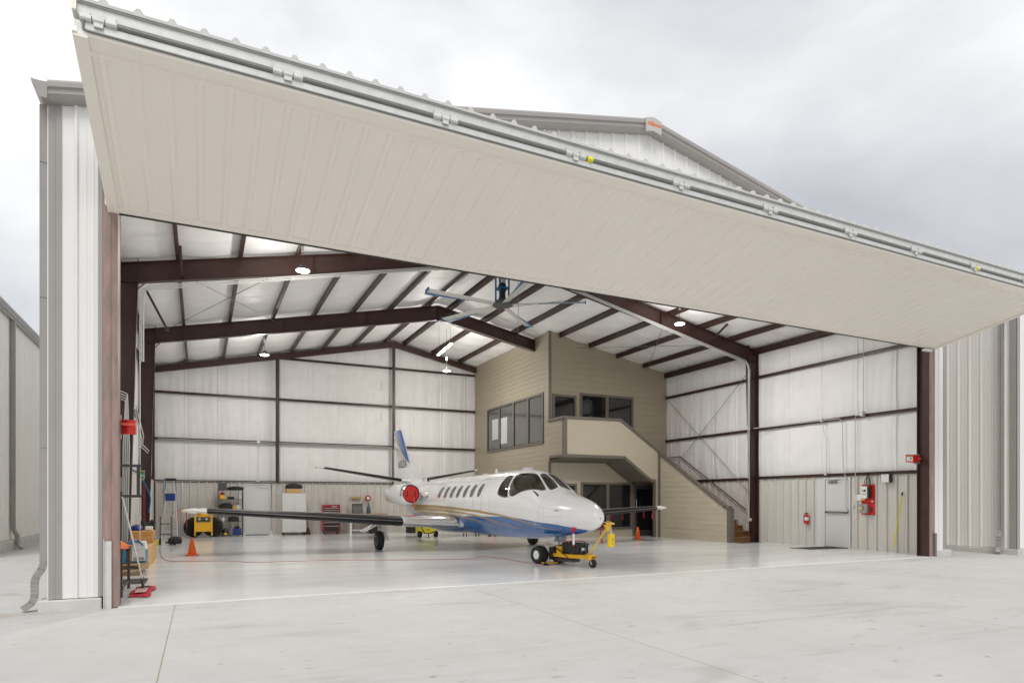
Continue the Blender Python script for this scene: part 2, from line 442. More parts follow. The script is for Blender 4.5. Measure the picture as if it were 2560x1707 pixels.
# corner trims
mb = MB().box(XL - .012, XL + .135, -.012, .003, .17, 6.76)
mb.box(XL - .014, XL + .001, -.008, .16, .17, 6.76); mb.box(XL + .055, XL + .062, -.016, -.011, .17, 6.76)
mb.build('corner_trim', m_trim, hg)
mb = MB().box(XRt - .14, XRt + .012, -.012, .003, .17, 6.76); mb.box(XRt - .001, XRt + .014, -.008, .16, .17, 6.76)
mb.build('corner_trim', m_trim, hg)
MB().box(-.235, -.182, -.034, .003, .17, 6.3).build('jamb_trim', m_trim, hg)
MB().box(18.402, 18.45, -.034, .003, .17, 6.3).build('jamb_trim', m_white_panel, hg)
# concrete kerb plinths
MB().box(XL - .12, -.19, -.07, .18, -.02, .15).build('plinth', m_concrete_k, hg, bevel=.015)
MB().box(18.42, XRt + .12, -.07, .18, -.02, .17).build('plinth', m_concrete_k, hg, bevel=.015)
MB().box(XL - .12, XL + .02, .18, YB + .1, -.02, .15).build('plinth', m_concrete_k, hg)
MB().box(XRt - .01, XRt + .12, .18, YB + .1, -.02, .15).build('plinth', m_concrete_k, hg)
# downspout at the left corner, corrugated, with elbows
def downspout(parent, x, y, ztop, dx, dy, mt=m_trim, s=.05):
    mb = MB()
    def seg(p, q, wd=.11, ht=.085):
        mb.bar(p, q, wd, ht, up=(dx, dy, .001))
    pts = [(x, y, ztop), (x, y, .66), (x + dx * .03, y + dy * .03, .56), (x + dx * .09, y + dy * .09, .46), (x + dx * .105, y + dy * .105, .38), (x + dx * .105, y + dy * .105, .20), (x + dx * .13, y + dy * .13, .12), (x + dx * .23, y + dy * .23, .04)]
    for a, b in zip(pts[:-1], pts[1:]): seg(a, b)
    for k in range(5):                     # fluting on the long run
        o = -.04 + .02 * k
        if abs(dx) > abs(dy): mb.bar((x, y + o, ztop), (x, y + o, .66), .006, .094, up=(dx, dy, .001))
        else: mb.bar((x + o, y, ztop), (x + o, y, .66), .094, .006, up=(1, 0, 0))
    for q in range(1, 5):
        p0, p1 = Vector(pts[q]), Vector(pts[q + 1])
        for k in range(3):
            c = p0 + (p1 - p0) * (k + .5) / 3; d = (p1 - p0).normalized() * .006
            mb.bar(c - d, c + d, .118, .093, up=(dx, dy, .001))
    o = mb.build('downspout', mt, parent)
    for z in (2.2, 4.2, 6.0):
        MB().bar((x, y, z - .015), (x, y, z + .015), .125, .10, up=(dx, dy, .001)).build('strap', mt, o)
    return o
downspout(hg, XL - .075, .10, 6.75, -1, -.15)
# jamb posts: paler primer in front, dark red steel behind
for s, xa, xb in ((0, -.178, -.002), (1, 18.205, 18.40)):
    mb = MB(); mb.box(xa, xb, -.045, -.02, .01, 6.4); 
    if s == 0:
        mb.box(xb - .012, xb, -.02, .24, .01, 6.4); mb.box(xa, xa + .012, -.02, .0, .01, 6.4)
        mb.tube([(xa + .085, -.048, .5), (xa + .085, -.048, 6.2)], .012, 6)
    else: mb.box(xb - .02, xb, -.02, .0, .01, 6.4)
    mb.build('door_post', m_primer_lt, hg)
    mb = MB()
    if s == 0:
        mb.box(xa, xb + .004, .24, .262, .01, 6.3); mb.box(-.72, -.60, .14, .16, .01, 6.5)
    else:
        mb.box(xa + .05, xa + .07, -.02, .28, .01, 6.4); mb.box(xa - .02, xb + .3, .28, .30, .01, 6.4); mb.box(xa - .0, xa + .12, -.019, -.003, .01, 6.4)
    mb.build('inner_post', m_steel, hg)
MB().box(-.155, -.075, -.09, -.05, .0, .92).box(-.165, -.155, -.11, -.03, 0, .95).build('corner_guard', m_galv, hg)
MB().box(18.33, 18.41, -.09, -.05, .0, .62).build('corner_guard', m_galv_dark, hg)
# header beam over the opening
MB().box(-.18, 18.4, .06, .09, 5.5, 6.5).box(-.18, 18.4, .0, .24, 6.32, 6.35).build('header', m_steel, hg)

# ---- rigid frames
def ibeam_frame(y, xend, end_col=True, back=False):
    """portal frame at y: tapered columns, haunch, rafters up to the ridge and down to xend"""
    dpt = .45
    mb = MB()
    def web(poly, t=.012): mb.xz(poly, y - t / 2, y + t / 2)
    def flange(p, q, wdt=.16, t=.014):
        mb.bar((p[0], y, p[1]), (q[0], y, q[1]), t, wdt, up=(0, 1, 0)) if abs(p[0] - q[0]) < abs(p[1] - q[1]) else mb.bar((p[0], y, p[1]), (q[0], y, q[1]), wdt, t)
    xo = -.70
    for sgn in (0, 1):
        X = (lambda x: x) if sgn == 0 else (lambda x: 2 * XR_ - x)
        if sgn == 1 and not end_col: 
            xe = 2 * XR_ - xend
            zk = rtop(xe)
            pl = [(X(xe), zk), (XR_, rtop(XR_)), (XR_, rtop(XR_) - dpt - .08), (X(xe), zk - dpt)]
            web(pl); flange((X(xe), zk), (XR_, rtop(XR_))); flange((X(xe), zk - dpt), (XR_, rtop(XR_) - dpt - .08))
            mb.box(X(xe) - .012, X(xe), y - .08, y + .08, zk - dpt, zk)
            continue
        xi = -.25; zi = rtop(xi) - dpt
        pl = [(X(xo), 0), (X(xo + .27), 0), (X(xi), zi), (XR_, rtop(XR_) - dpt - .08), (XR_, rtop(XR_)), (X(xo), rtop(xo))]
        n = len(pl)
        web([pl[0], pl[1], pl[2], (X(xi), rtop(xi)), pl[5]]); web([pl[2], pl[3], pl[4], (X(xi), rtop(xi))])
        flange((X(xo), 0), (X(xo), rtop(xo))); flange((X(xo + .27), 0), (X(xi), zi)); flange((X(xi), zi), (XR_, pl[3][1])); flange((X(xo), rtop(xo)), (XR_, rtop(XR_)))
        mb.box(min(X(xi), X(xi + .014)), max(X(xi), X(xi + .014)), y - .10, y + .10, zi - .03, rtop(xi) + .07)
        mb.bar((X(xo), y, zi - .02), (X(xi), y, zi - .02), .16, .012)
        for xx in (3.6, 6.4):
            mb.box(min(X(xx), X(xx + .012)), max(X(xx), X(xx + .012)), y - .075, y + .075, rtop(xx) - dpt, rtop(xx))
        mb.bar((X(-.1), y + .0, zi + .02), (X(-.25), y, zi - .14), .10, .01)
    mb.box(XR_ - .015, XR_ + .015, y - .08, y + .08, rtop(XR_) - dpt - .14, rtop(XR_))
    return mb
ibeam_frame(6.40, 0).build('rigid_frame', m_steel, hg)
ibeam_frame(12.6, 13.19, end_col=False).build('rigid_frame', m_steel, hg)
# end frame at the back: slim rafter and posts
mb = MB()
for x0, x1 in ((-.70, XR_), (13.17, XR_)):
    mb.add([(x0, y, rtop(x0) - dz) for y in (18.62, 18.80) for dz in (0, .24)] + [(x1, y, rtop(x1) - dz) for y in (18.62, 18.80) for dz in (0, .24)],
           [(0, 1, 3, 2), (4, 5, 7, 6), (0, 4, 5, 1), (2, 3, 7, 6), (1, 5, 7, 3), (0, 2, 6, 4)])
mb.build('end_rafter', m_steel, hg)
for x in (-.66, 3.98, XR_ - .04):
    mb = MB().box(x - .07, x + .07, 18.60, 18.615, 0 if x < 0 else 2.22, rtop(x) - .2).box(x - .007, x + .007, 18.615, 18.8, 0 if x < 0 else 2.22, rtop(x) - .2)
    mb.build('end_post', m_steel, hg)
# purlins
PX = [.53, 1.86, 3.19, 4.53, 5.87, 7.22, 8.62]
for i, x in enumerate(PX + [2 * XR_ - q for q in PX]):
    yend = 11.34 if x > 13.2 else 18.85
    zt = rins(x) + .01; zb = rtop(x) - .015
    mb = MB().box(x - .008, x + .008, .1, yend, zb, zt).box(x - .008, x + .072, .1, yend, zb - .012, zb).box(x - .062, x + .008, .1, yend, zt - .012, zt - .004)
    mb.build('purlin', m_steel, hg)
for x, ye in ((-.62, 18.8), (18.80, 11.34)):       # eave struts
    z = rins(-.7) - .05
    MB().box(x - .05, x + .05, .1, ye, z - .2, z - .185).box(x - .05, x - .038, .1, ye, z - .2, z).box(x - .05, x + .05, .1, ye, z - .012, z).build('eave_strut', m_steel, hg)
# sway rods in the roof and on the right wall
mb = MB()
for (p, q) in (((.4, 6.45, 6.85), (3.4, 12.55, 7.45)), ((3.2, 6.45, 7.4), (.0, 12.55, 6.8)), ((14.8, 6.45, 7.4), (17.9, 11.4, 6.9)), ((17.6, 6.45, 6.9), (14.4, 11.4, 7.5)),
               ((9.4, 6.45, 8.55), (12.4, 12.5, 7.95)), ((12.6, 6.45, 7.9), (9.4, 12.5, 8.5))):
    MB().tube([p, q], .009, 5).build('roof_brace', m_galv_dark, hg)
mb = MB()
mb.tube([(18.72, 6.5, 6.2), (18.72, 11.3, 2.3)], .011, 5); mb.tube([(18.74, 11.45, 6.0), (18.74, 6.45, 1.6)], .011, 5)
mb.build('wall_brace', m_galv_dark, hg)
for (x, y0, z0, x1, y1, z1) in ((.65, 6.42, 6.62, .62, 5.7, 7.12), (.35, 6.5, 5.4, -.1, 6.5, 6.3), (16.6, 6.42, 6.8, 16.7, 5.6, 7.3), (17.6, 6.5, 6.65, 17.65, 7.4, 7.05)):
    MB().bar((x, y0, z0), (x1, y1, z1), .05, .05).build('flange_brace', m_steel, hg)
# roof insulation, sagging between the purlins
def purl_sag(x):
    xs = [-.75] + PX + [2 * XR_ - q for q in PX[::-1]] + [18.91]
    i = max(0, min(bisect.bisect_right(xs, x) - 1, len(xs) - 2)); t = (x - xs[i]) / (xs[i + 1] - xs[i])
    return math.sin(PI * min(max(t, 0), 1))
def insr(u, v):
    x = -.75 + 19.66 * u; y = .08 + 18.8 * v
    a = purl_sag(x)
    s = a * (.05 + .016 * math.sin(y * 2.1 + x) + .014 * math.sin(y * 5.7 + 2.1 * x) * a + .007 * math.sin(y * 13.3 - 1.3 * x))
    return (x, y, rins(x) - s)
MB().grid(insr, 220, 150).build('roof_insulation', m_insul_roof, hg, smooth=True, fixn=False, ang=60)
# wall insulation (vertical wrinkles, taped seams), girts, conduits
def insw(axis, c, a0, a1, z0, ztop, sgn, seams, girts):
    def fn(u, v):
        a = a0 + (a1 - a0) * u; z = z0 + (ztop(a) - z0) * v
        zs = [z0] + girts + [ztop(a)]
        i = max(0, min(bisect.bisect_right(zs, z) - 1, len(zs) - 2)); t = (z - zs[i]) / (zs[i + 1] - zs[i] + 1e-6)
        b = .045 * math.sin(PI * min(max(t, 0), 1)) ** .6
        b += .009 * math.sin(a * 9.1 + math.sin(z * .7) * .6 + z * .2) + .006 * math.sin(a * 21.3 + 1.7 * math.sin(z * 1.3)) * (1 - t)
        k = ((a - a0) % seams) / seams; d = min(k, 1 - k) * seams
        b += .035 * math.exp(-(d / .028) ** 2) - .02 * math.exp(-(d / .11) ** 2)
        return (c + sgn * b, a, z) if axis == 'x' else (a, c + sgn * b, z)
    return fn
GR = [2.29, 4.02, 5.85]
MB().grid(insw('y', YB - .03, -.74, 13.3, 2.2, lambda a: rins(a) - .0, -1, 1.22, [2.25, 3.94, 5.80, 7.62]), 420, 60).build('wall_insulation', m_insul, hg, smooth=True, fixn=False, ang=60)
MB().grid(insw('x', XL + .05, .1, 18.95, 2.2, lambda a: 6.87, 1, 1.22, GR), 420, 50).build('wall_insulation', m_insul, hg, smooth=True, fixn=False, ang=60)
MB().grid(insw('x', XRt - .03, .1, 11.6, 2.2, lambda a: 6.87, -1, 1.22, GR), 340, 50).build('wall_insulation', m_insul, hg, smooth=True, fixn=False, ang=60)
def girt(p, q, nm='girt'):
    mb = MB(); p, q = Vector(p), Vector(q)
    mb.bar(p, q, .085, .012); mb.bar(p + Vector((0, 0, -.045)), q + Vector((0, 0, -.045)), .012, .09)
    mb.build(nm, m_steel, hg)
for z in (3.94, 5.80): girt((-.70, 18.80, z + .05), (13.18, 18.80, z + .05))
girt((3.98, 18.82, 7.62), (13.18, 18.82, 7.62)); girt((-.70, 18.84, 2.30), (13.18, 18.84, 2.30))
for z in GR:
    girt((-.66, .3, z + .02), (-.66, 18.7, z + .02))
    girt((18.84, .3, z + .02), (18.84, 6.3, z + .02)); girt((18.84, 6.5, z - (.0)), (18.84, 11.95, z - .0))
# liner panels of the wainscot
mb = MB()
rib_sheet(mb, (-.70, 18.86, 0), (1, 0, 0), (0, -1, 0), 3.34, lambda a: 0, lambda a: 2.25, h=.042, base=.085, top=.04)
rib_sheet(mb, (3.80, 18.86, 0), (1, 0, 0), (0, -1, 0), 9.4, lambda a: 0, lambda a: 2.25, h=.042, base=.085, top=.04)
mb.box(2.6, 3.84, 18.862, 18.9, 2.15, 2.25)
mb.box(-.7, 13.2, 18.81, 18.86, 2.235, 2.262)
mb.build('liner_panel', m_liner, hg)
mb = MB()
rib_sheet(mb, (-.655, 18.8, 0), (0, -1, 0), (1, 0, 0), 18.6, lambda a: 0, lambda a: 2.25, h=.042, base=.085, top=.04)
mb.box(-.66, -.61, .2, 18.8, 2.235, 2.262); mb.build('liner_panel', m_liner, hg)
mb = MB()
rib_sheet(mb, (18.90, .25, 0), (0, 1, 0), (-1, 0, 0), 2.48, lambda a: 0, lambda a: 2.25, h=.045, base=.085, top=.04)
rib_sheet(mb, (18.90, 3.92, 0), (0, 1, 0), (-1, 0, 0), 2.4, lambda a: 0, lambda a: 2.25, h=.045, base=.085, top=.04)
mb.box(18.86, 18.90, .25, 6.3, 2.235, 2.262); mb.box(18.885, 18.9, 2.73, 3.92, 2.17, 2.236)
rib_sheet(mb, (18.90, 6.5, 0), (0, 1, 0), (-1, 0, 0), 5.2, lambda a: 0, lambda a: 2.25, h=.045, base=.085, top=.04)
mb.box(18.86, 18.90, 6.5, 11.7, 2.235, 2.262)
mb.build('liner_panel', m_liner, hg)
# personnel doors (part > leaf parts)
def pdoor(axis, c, a0, a1, sgn, bar):
    def bx(mb, a, b, d0, d1, z0, z1):
        lo, hi = sorted((c + sgn * d0, c + sgn * d1))
        return mb.box(lo, hi, a, b, z0, z1) if axis == 'x' else mb.box(a, b, lo, hi, z0, z1)
    mb = MB(); bx(mb, a0 - .06, a0, -.02, .035, 0, 2.19); bx(mb, a1, a1 + .06, -.02, .035, 0, 2.19); bx(mb, a0, a1, -.02, .035, 2.13, 2.19)
    fr = mb.build('door_frame', m_doorwhite, hg)
    dr = bx(MB(), a0 + .006, a1 - .006, -.015, .012, .02, 2.124).build('personnel_door', m_doorwhite, hg, bevel=.003)
    mb = MB()
    if bar:
        bx(mb, a0 + .03, a1 - .04, .05, .08, 1.085, 1.135); bx(mb, a0 + .03, a0 + .09, .012, .08, 1.08, 1.14); bx(mb, a1 - .10, a1 - .04, .012, .08, 1.08, 1.14)
        mb.build('push_bar', m_galv_dark, dr)
    else:
        bx(mb, a0 + .07, a0 + .11, .012, .06, 1.0, 1.12); mb.build('handle', m_alu, dr)
    mb = MB(); bx(mb, a1 - .42 if bar else a1 - .36, a1 - .12 if bar else a1 - .08, .012, .06, 2.02, 2.075)
    if axis == 'x': mb.bar((c + sgn * .05, a1 - .22, 2.08), (c + sgn * .09, a0 + .25, 2.11), .03, .015)
    else: mb.bar((a1 - .2, c + sgn * .05, 2.08), (a0 + .42, c + sgn * .09, 2.11), .03, .015)
    mb.build('door_closer', m_alu if not bar else m_galv_dark, dr)
    mb = MB(); bx(mb, a0 + .02, a1 - .02, .012, .03, .006, .03); mb.build('threshold', m_darkgrey, dr)
pdoor('x', 18.89, 2.80, 3.62, -1, True)
MB().box(18.872, 18.888, 3.68, 3.92, 0, 2.17).build('door_side_panel', m_doorwhite, hg)
pdoor('y', 18.86, 2.72, 3.68, -1, False)
# wall conduits
def conduit(pts, r=.014, n=6, nm='conduit'):
    return MB().tube(pts, r, n).build(nm, m_conduit, hg)
def box_at(x, y, z, s=.05, nm='junction_box'):
    return MB().box(x - s, x + s, y - s * .6, y + s * .6, z - s, z + s).build(nm, m_galv, hg)
conduit([(-.5, 18.74, 2.31), (9.0, 18.74, 2.31)], .016)
conduit([(-.5, 18.72, 3.93), (8.7, 18.72, 3.93), (8.95, 18.66, 3.90), (9.04, 18.60, 3.80), (9.05, 18.6, 2.2)], .016)
conduit([(3.26, 18.7, 3.9), (3.22, 18.7, 3.2), (3.22, 18.7, 2.31)], .009)
box_at(3.24, 18.7, 3.94, .06); box_at(3.22, 18.7, 2.33, .06)
for o in (0, .035, .07):                                            # bundle following frame one
    conduit([(-.20 + o, 6.28, .3 if o == 0 else 4.6), (-.20 + o, 6.28, 6.05), (-.15 + o, 6.28, 6.22), (.0 + o, 6.28, 6.33 - o), (6.9, 6.28, rtop(6.9) - .47 - o), (9.0, 6.28, rtop(9.0) - .52 - o)], .013)
    conduit([(18.36 - o, 6.28, 2.25 if o else .75), (18.40 - o, 6.28, 6.05), (18.33 - o, 6.28, 6.25), (18.2 - o, 6.28, 6.36 - o), (11.6, 6.28, rtop(11.6) - .47 - o), (9.3, 6.28, rtop(9.3) - .52 - o)], .013)
conduit([(9.3, 12.48, rtop(9.3) - .52), (13.1, 12.48, rtop(13.1) - .48)], .012)
for k in range(4):
    x = -.31 + .045 * k
    conduit([(x, 3.4 + .1 * k, 1.9), (x, 3.4 + .1 * k, 3.3), (x + .0, 3.5, 3.42 + .04 * k)], .013) if k < 0 else None
    conduit([(-.44 + .03 * k, 5.2, .4), (-.42 + .035 * k, 5.2, 2.6), (-.38 + .01 * k, 5.2, 3.55 + .05 * k), (-.58, 4.9, 3.62 + .05 * k)], .012)
conduit([(-.28, 6.3, 3.6), (-.22, 7.6, 3.05), (-.35, 9.2, 2.95), (-.35, 11.5, 2.95)], .014); conduit([(-.31, 6.3, 3.55), (-.26, 7.6, 2.98), (-.38, 9.2, 2.89), (-.38, 11.5, 2.89)], .014)
MB().box(-.32, -.24, 5.1, 5.2, .42, .60).build('junction_box', m_galv, hg)
# right wall runs
conduit([(18.50, 6.2, 4.00), (18.70, 5.8, 4.02), (18.78, 4.3, 4.02), (18.78, 3.05, 4.00), (18.78, 2.95, 3.9), (18.80, 2.93, 2.4), (18.82, 2.86, 2.2), (18.82, 2.86, 1.2)], .014)
conduit([(18.78, 3.65, 4.0), (18.80, 3.60, 3.6), (18.80, 3.52, 3.4), (18.80, 3.52, 2.4)], .009)
conduit([(18.78, 2.2, 4.05), (18.78, 2.5, 4.02), (18.78, 2.52, 3.9), (18.80, 2.52, 1.65)], .012)
conduit([(18.80, 2.26, 6.9), (18.80, 2.26, 4.1)], .010)
conduit([(18.30, 6.28, 3.9), (18.36, 6.28, 2.45), (18.30, 6.28, 2.30)], .013)
for p in ((18.76, 3.66, 4.02, .05), (18.76, 2.26, 4.05, .07), (18.78, 3.52, 2.32, .05), (18.82, 2.82, 1.18, .055), (18.30, 6.25, 4.0, .05), (18.38, 6.25, .80, .05)): box_at(*p)
# yellow hanging cables on the back wall
conduit([(8.44, 18.55, 6.9), (8.44, 18.55, 6.45)], .012).data.materials[0] = mat('amber', (.6, .33, .02), .5)
conduit([(8.44, 18.55, 5.5), (8.44, 18.55, 5.05)], .012).data.materials[0] = MATS['amber']

# ---- bi-fold door, raised
SX0, SX1 = -.10, 18.36
def low(s, t, up=0.0):       # lower leaf skin: s across, t from inner edge (0) to outer edge (1)
    x = SX0 + (SX1 - SX0) * s
    zo = 6.10 + (5.98 - 6.10) * s
    y = -.03 + (-2.80 + .03) * t; z = 5.455 + (zo - 5.455) * t
    return Vector((x, y, z + up))
bd = thing('bifold_door', None, None, (0, 0, 0)); bd.parent = hg
mb = MB()
L = SX1 - SX0; P = rib_profile(L, h=.025, base=.095, top=.04, start=.16, minor=False)
a0, a1 = .045, .925
mb.add([low(p[0] / L, a0) - Vector((0, 0, p[1])) for p in P] + [low(p[0] / L, a1) - Vector((0, 0, p[1])) for p in P], [(i, i + 1, len(P) + i + 1, len(P) + i) for i in range(len(P) - 1)])
mb.build('door_skin', m_beige, bd)
mb = MB()
def band(t0, t1, d0, d1, s0=0, s1=1):
    mb.add([low(s, t) + Vector((0, 0, d)) for d in (d0, d1) for (s, t) in ((s0, t0), (s1, t0), (s1, t1), (s0, t1))], [(0, 1, 2, 3), (4, 5, 6, 7), (0, 1, 5, 4), (1, 2, 6, 5), (2, 3, 7, 6), (3, 0, 4, 7)])
band(.925, 1.0, -.004, .03); band(.925, .94, -.028, -.004); band(0, .045, -.012, .04); band(0, 1, -.03, -.005, -.0005, .006); band(0, 1, -.03, -.005, .9965, 1.0005)
mb.build('edge_trim', m_beige_trim, bd)
MB().bar(low(0, -.008) + Vector((0, 0, .01)), low(1, -.008) + Vector((0, 0, .01)), .05, .05).build('rubber_seal', m_black, bd)
mb = MB()
def strip(t, d0, d1, y_off=0.0, s0=0, s1=1):
    o = Vector((0, y_off, 0))
    mb.add([low(s0, t) + o + Vector((0, 0, d0)), low(s1, t) + o + Vector((0, 0, d0)), low(s1, t) + o + Vector((0, 0, d1)), low(s0, t) + o + Vector((0, 0, d1))], [(0, 1, 2, 3)])
strip(1, .03, .125); band(.95, 1.0, .124, .13); band(.9, .905, .03, .125)
mb.build('lower_frame', m_galv, bd)
mb = MB().tube([low(.004, 1) + Vector((0, -.012, .13)), low(.004, 1) + Vector((0, -.012, .055)), low(.006, 1) + Vector((0, -.012, .038)), low(1, 1) + Vector((0, -.012, .038))], .012, 6)
mb.build('cable', m_galv_dark, bd)
MB().tube([low(.006, 1) + Vector((0, .01, .165)), low(1, 1) + Vector((0, .01, .165))], .034, 10).build('hinge_tube', m_galv_dark, bd, smooth=True)
mb = MB(); strip(1, .195, .33, -.0); band(.955, 1.0, .33, .335); band(.955, 1.0, .192, .197); strip(1, .30, .33, -.012)
uf = mb.build('upper_frame', m_galv, bd)
mb = MB()                                             # upper leaf skin, ribs on top
def up(s, t):
    o = low(s, 1) + Vector((0, -.03, .345)); i = Vector((o.x, -.03, 6.36)); return i.lerp(o, t)
P = rib_profile(L, h=.046, base=.095, top=.035, start=.20, minor=False)
for th in (0, -.012):
    mb.add([up(p[0] / L, 0) + Vector((0, 0, p[1] + th)) for p in P] + [up(p[0] / L, 1) + Vector((0, 0, p[1] + th)) for p in P], [(i, i + 1, len(P) + i + 1, len(P) + i) for i in range(len(P) - 1)])
n = len(P); mb.add([up(p[0] / L, 1) + Vector((0, 0, p[1])) for p in P] + [up(p[0] / L, 1) + Vector((0, .002, -.03)) for p in P], [(i, i + 1, n + i + 1, n + i) for i in range(n - 1)])
mb.build('roof_skin', mat('weathered_panel', (.60, .595, .575), .45), bd)
for s in (0, 1):                                        # end frames of both leaves
    mb = MB()
    for (a, b) in ((low(s, 0, .02), low(s, 1, .06)), (up(s, 0) + Vector((0, 0, -.08)), up(s, 1) + Vector((0, 0, -.08)))): mb.bar(a, b, .04, .11)
    mb.build('end_frame', m_beige_trim, bd)
for xh in (.03, 1.83, 3.70, 5.60, 7.45, 9.30, 11.25, 13.1, 15.0, 16.9):
    s = (xh - SX0) / L + .004; c = low(s, 1) + Vector((0, 0, .165))
    mb = MB()
    for k, dz in ((-.11, .02), (0, -.02), (.11, .02)):
        mb.tube([c + Vector((k - .05, 0, 0)), c + Vector((k + .05, 0, 0))], .035, 10)
        mb.box(c.x + k - .04, c.x + k + .04, c.y - .022, c.y - .004, c.z + (0 if dz > 0 else -.07), c.z + (.07 if dz > 0 else 0))
    mb.build('hinge', m_galv, bd)
for xh in (5.86, 15.1):
    s = (xh - SX0) / L; c = low(s, 1) + Vector((0, .005, .165))
    MB().tube([c, c + Vector((.09, 0, 0))], .042, 10).build('cable_clamp', m_brightyellow, bd)
MB().box(-.15, -.06, -.12, -.05, 5.50, 5.62).build('latch', m_white, bd, bevel=.01)
MB().box(17.95, 18.25, -.08, .02, 5.36, 5.42).build('latch', m_white, bd, bevel=.01)

# ============================================================ neighbouring hangars
def neighbour(label, xw, yf, sgn, name='neighbour_hangar', dsp=None):
    """sgn=-1: building lies to -x of its visible side wall at xw, front corner at yf"""
    h = thing(name, label, 'hangar', (0, 0, 0))
    W = 19.0; yb = yf + 19
    xo = xw + sgn * W
    zr = lambda x: 7.05 + .207 * min(abs(x - xw), W - abs(x - xw))
    mb = MB()
    rib_sheet(mb, (xw, yf if sgn < 0 else yb, 0), (0, 1 if sgn < 0 else -1, 0), (-sgn, 0, 0), yb - yf, lambda a: .30 if sgn < 0 else .16, lambda a: 6.98, h=.024)
    mb.build('side_wall', mat('cream_panel', (.84, .81, .76), .4, var=.04, vscale=1.2, vstretch=(1, 1, .25)), h)
    mb = MB()
    x0 = min(xw, xo)
    rib_sheet(mb, (x0, yf, 0), (1, 0, 0), (0, -1, 0), W, lambda a: .30 if sgn < 0 else .16, lambda a: zr(x0 + a) - .02)
    mb.build('front_wall', m_white_panel, h)
    MB().xz([(x0 + .02, .2), (x0 + W - .02, .2), (x0 + W - .02, 7.0), (x0 + W / 2, zr(x0 + W / 2) - .05), (x0 + .02, 7.0)], yf + 18.9, yf + 19).build('back_wall', m_white_panel, h)
    mb = MB()
    xm = xw + sgn * W / 2
    for xa in (xw - sgn * .15, xo + sgn * .15):
        za = 7.05 - .03; zb = zr(xm)
        mb.add([(xa, yf - .12, za), (xm, yf - .12, zb), (xm, yb, zb), (xa, yb, za), (xa, yf - .12, za + .03), (xm, yf - .12, zb + .03), (xm, yb, zb + .03), (xa, yb, za + .03)],
               [(0, 1, 2, 3), (4, 5, 6, 7), (0, 1, 5, 4), (0, 3, 7, 4)])
    mb.build('roof', MATS['galvalume_roof'], h)
    mb = MB()
    for xa in (xw - sgn * .2, xo + sgn * .2):
        mb.add([(xa, yf - .13, 7.06), (xm, yf - .13, zr(xm) + .04), (xm, yf - .13, zr(xm) - .20), (xa, yf - .13, 6.83), (xa, yf, 7.06), (xm, yf, zr(xm) + .04), (xm, yf, zr(xm) - .20), (xa, yf, 6.83)], [(0, 1, 2, 3), (0, 1, 5, 4), (3, 2, 6, 7), (0, 3, 7, 4)])
    mb.build('rake_trim', m_trim, h)
    mb = MB(); o = -sgn
    Pp = [(0, 0), (.10, 0), (.12, .05), (.17, .07), (.17, .13), (.20, .15), (.20, .21), (0, .21)]
    mb.add([(xw + o * p[0], yf - .1, 6.86 + p[1]) for p in Pp] + [(xw + o * p[0], yb, 6.86 + p[1]) for p in Pp], [(i, (i + 1) % 8, 8 + (i + 1) % 8, 8 + i) for i in range(8)] + [tuple(range(8)), tuple(range(8, 16))])
    mb.build('gutter', m_trim, h)
    zb = .30 if sgn < 0 else .16
    mb = MB().box(min(xw - o * .14, xw + o * .03), max(xw - o * .14, xw + o * .03), yf - .03, yf, zb, 6.9).box(min(xw, xw + o * .034), max(xw, xw + o * .034), yf - .03, yf + .14, zb, 6.9)
    mb.build('corner_trim', m_trim, h)
    mb = MB().box(min(xw, xw + o * .13), max(xw, xw + o * .13), yf - .12, yb, -.02, zb - .01).box(x0 + .02, x0 + W - .02, yf - .12, yf + .1, -.02, zb - .012)
    mb.build('plinth', m_concrete_k, h, bevel=.01)
    downspout(h, xw + o * .085, dsp or yf + .34, 6.85, o, -.25)
    return h
neighbour('cream metal neighbour hangar left of the open one, downspout on its long side', -4.10, 9.4, -1, dsp=13.45)
neighbour('cream metal neighbour hangar right of the open one, downspout near its front corner', 21.0, -.64, 1)

# ============================================================ two storey office inside
of = thing('office', 'two storey olive panelled office in the back corner with balcony and stairs', 'office', (0, 0, 0))
OX, OY, BY, SX = 13.19, 11.37, 10.26, 17.58
def siding(mb, o, u, n, L, z0, zf, lap=.20, poly=None):
    """clapboard wall: each board a shallow wedge"""
    o, u, n = Vector(o), Vector(u), Vector(n); z = z0
    while z < zf(0) + 3 and z < 9.5:
        z1 = z + lap
        # clip run against roofline by sampling the top line
        m = 14; pts = [(L * i / m) for i in range(m + 1)]
        for i in range(m):
            za, zb = zf(pts[i]), zf(pts[i + 1])
            if min(za, zb) <= z: continue
            a1, b1 = min(z1, za), min(z1, zb)
            mb.add([o + u * pts[i] + n * .014 + Vector((0, 0, z)), o + u * pts[i + 1] + n * .014 + Vector((0, 0, z)), o + u * pts[i + 1] + n * .002 + Vector((0, 0, b1)), o + u * pts[i] + n * .002 + Vector((0, 0, a1)),
                    o + u * pts[i] + Vector((0, 0, z)), o + u * pts[i + 1] + Vector((0, 0, z))], [(0, 1, 2, 3), (4, 5, 1, 0)])
        z = z1
mb = MB(); siding(mb, (OX, 18.85, 0), (0, -1, 0), (-1, 0, 0), 18.85 - OY, 0, lambda a: rins(OX) - .03, lap=.19)
mb.box(OX + .001, OX + .10, OY + .1, 18.85, 0, rins(OX) - .03); mb.build('wall', m_siding, of)
mb = MB(); siding(mb, (OX + .07, OY, 3.1), (1, 0, 0), (0, -1, 0), 18.9 - OX - .07, 0, lambda a: rins(OX + .07 + a) - 3.1 - .02, lap=.24)
mb.xz([(OX, 3.0), (18.9, 3.0), (18.9, rins(18.9) - .02), (OX, rins(OX) - .02)], OY + .002, OY + .1); mb.build('wall', m_siding, of)
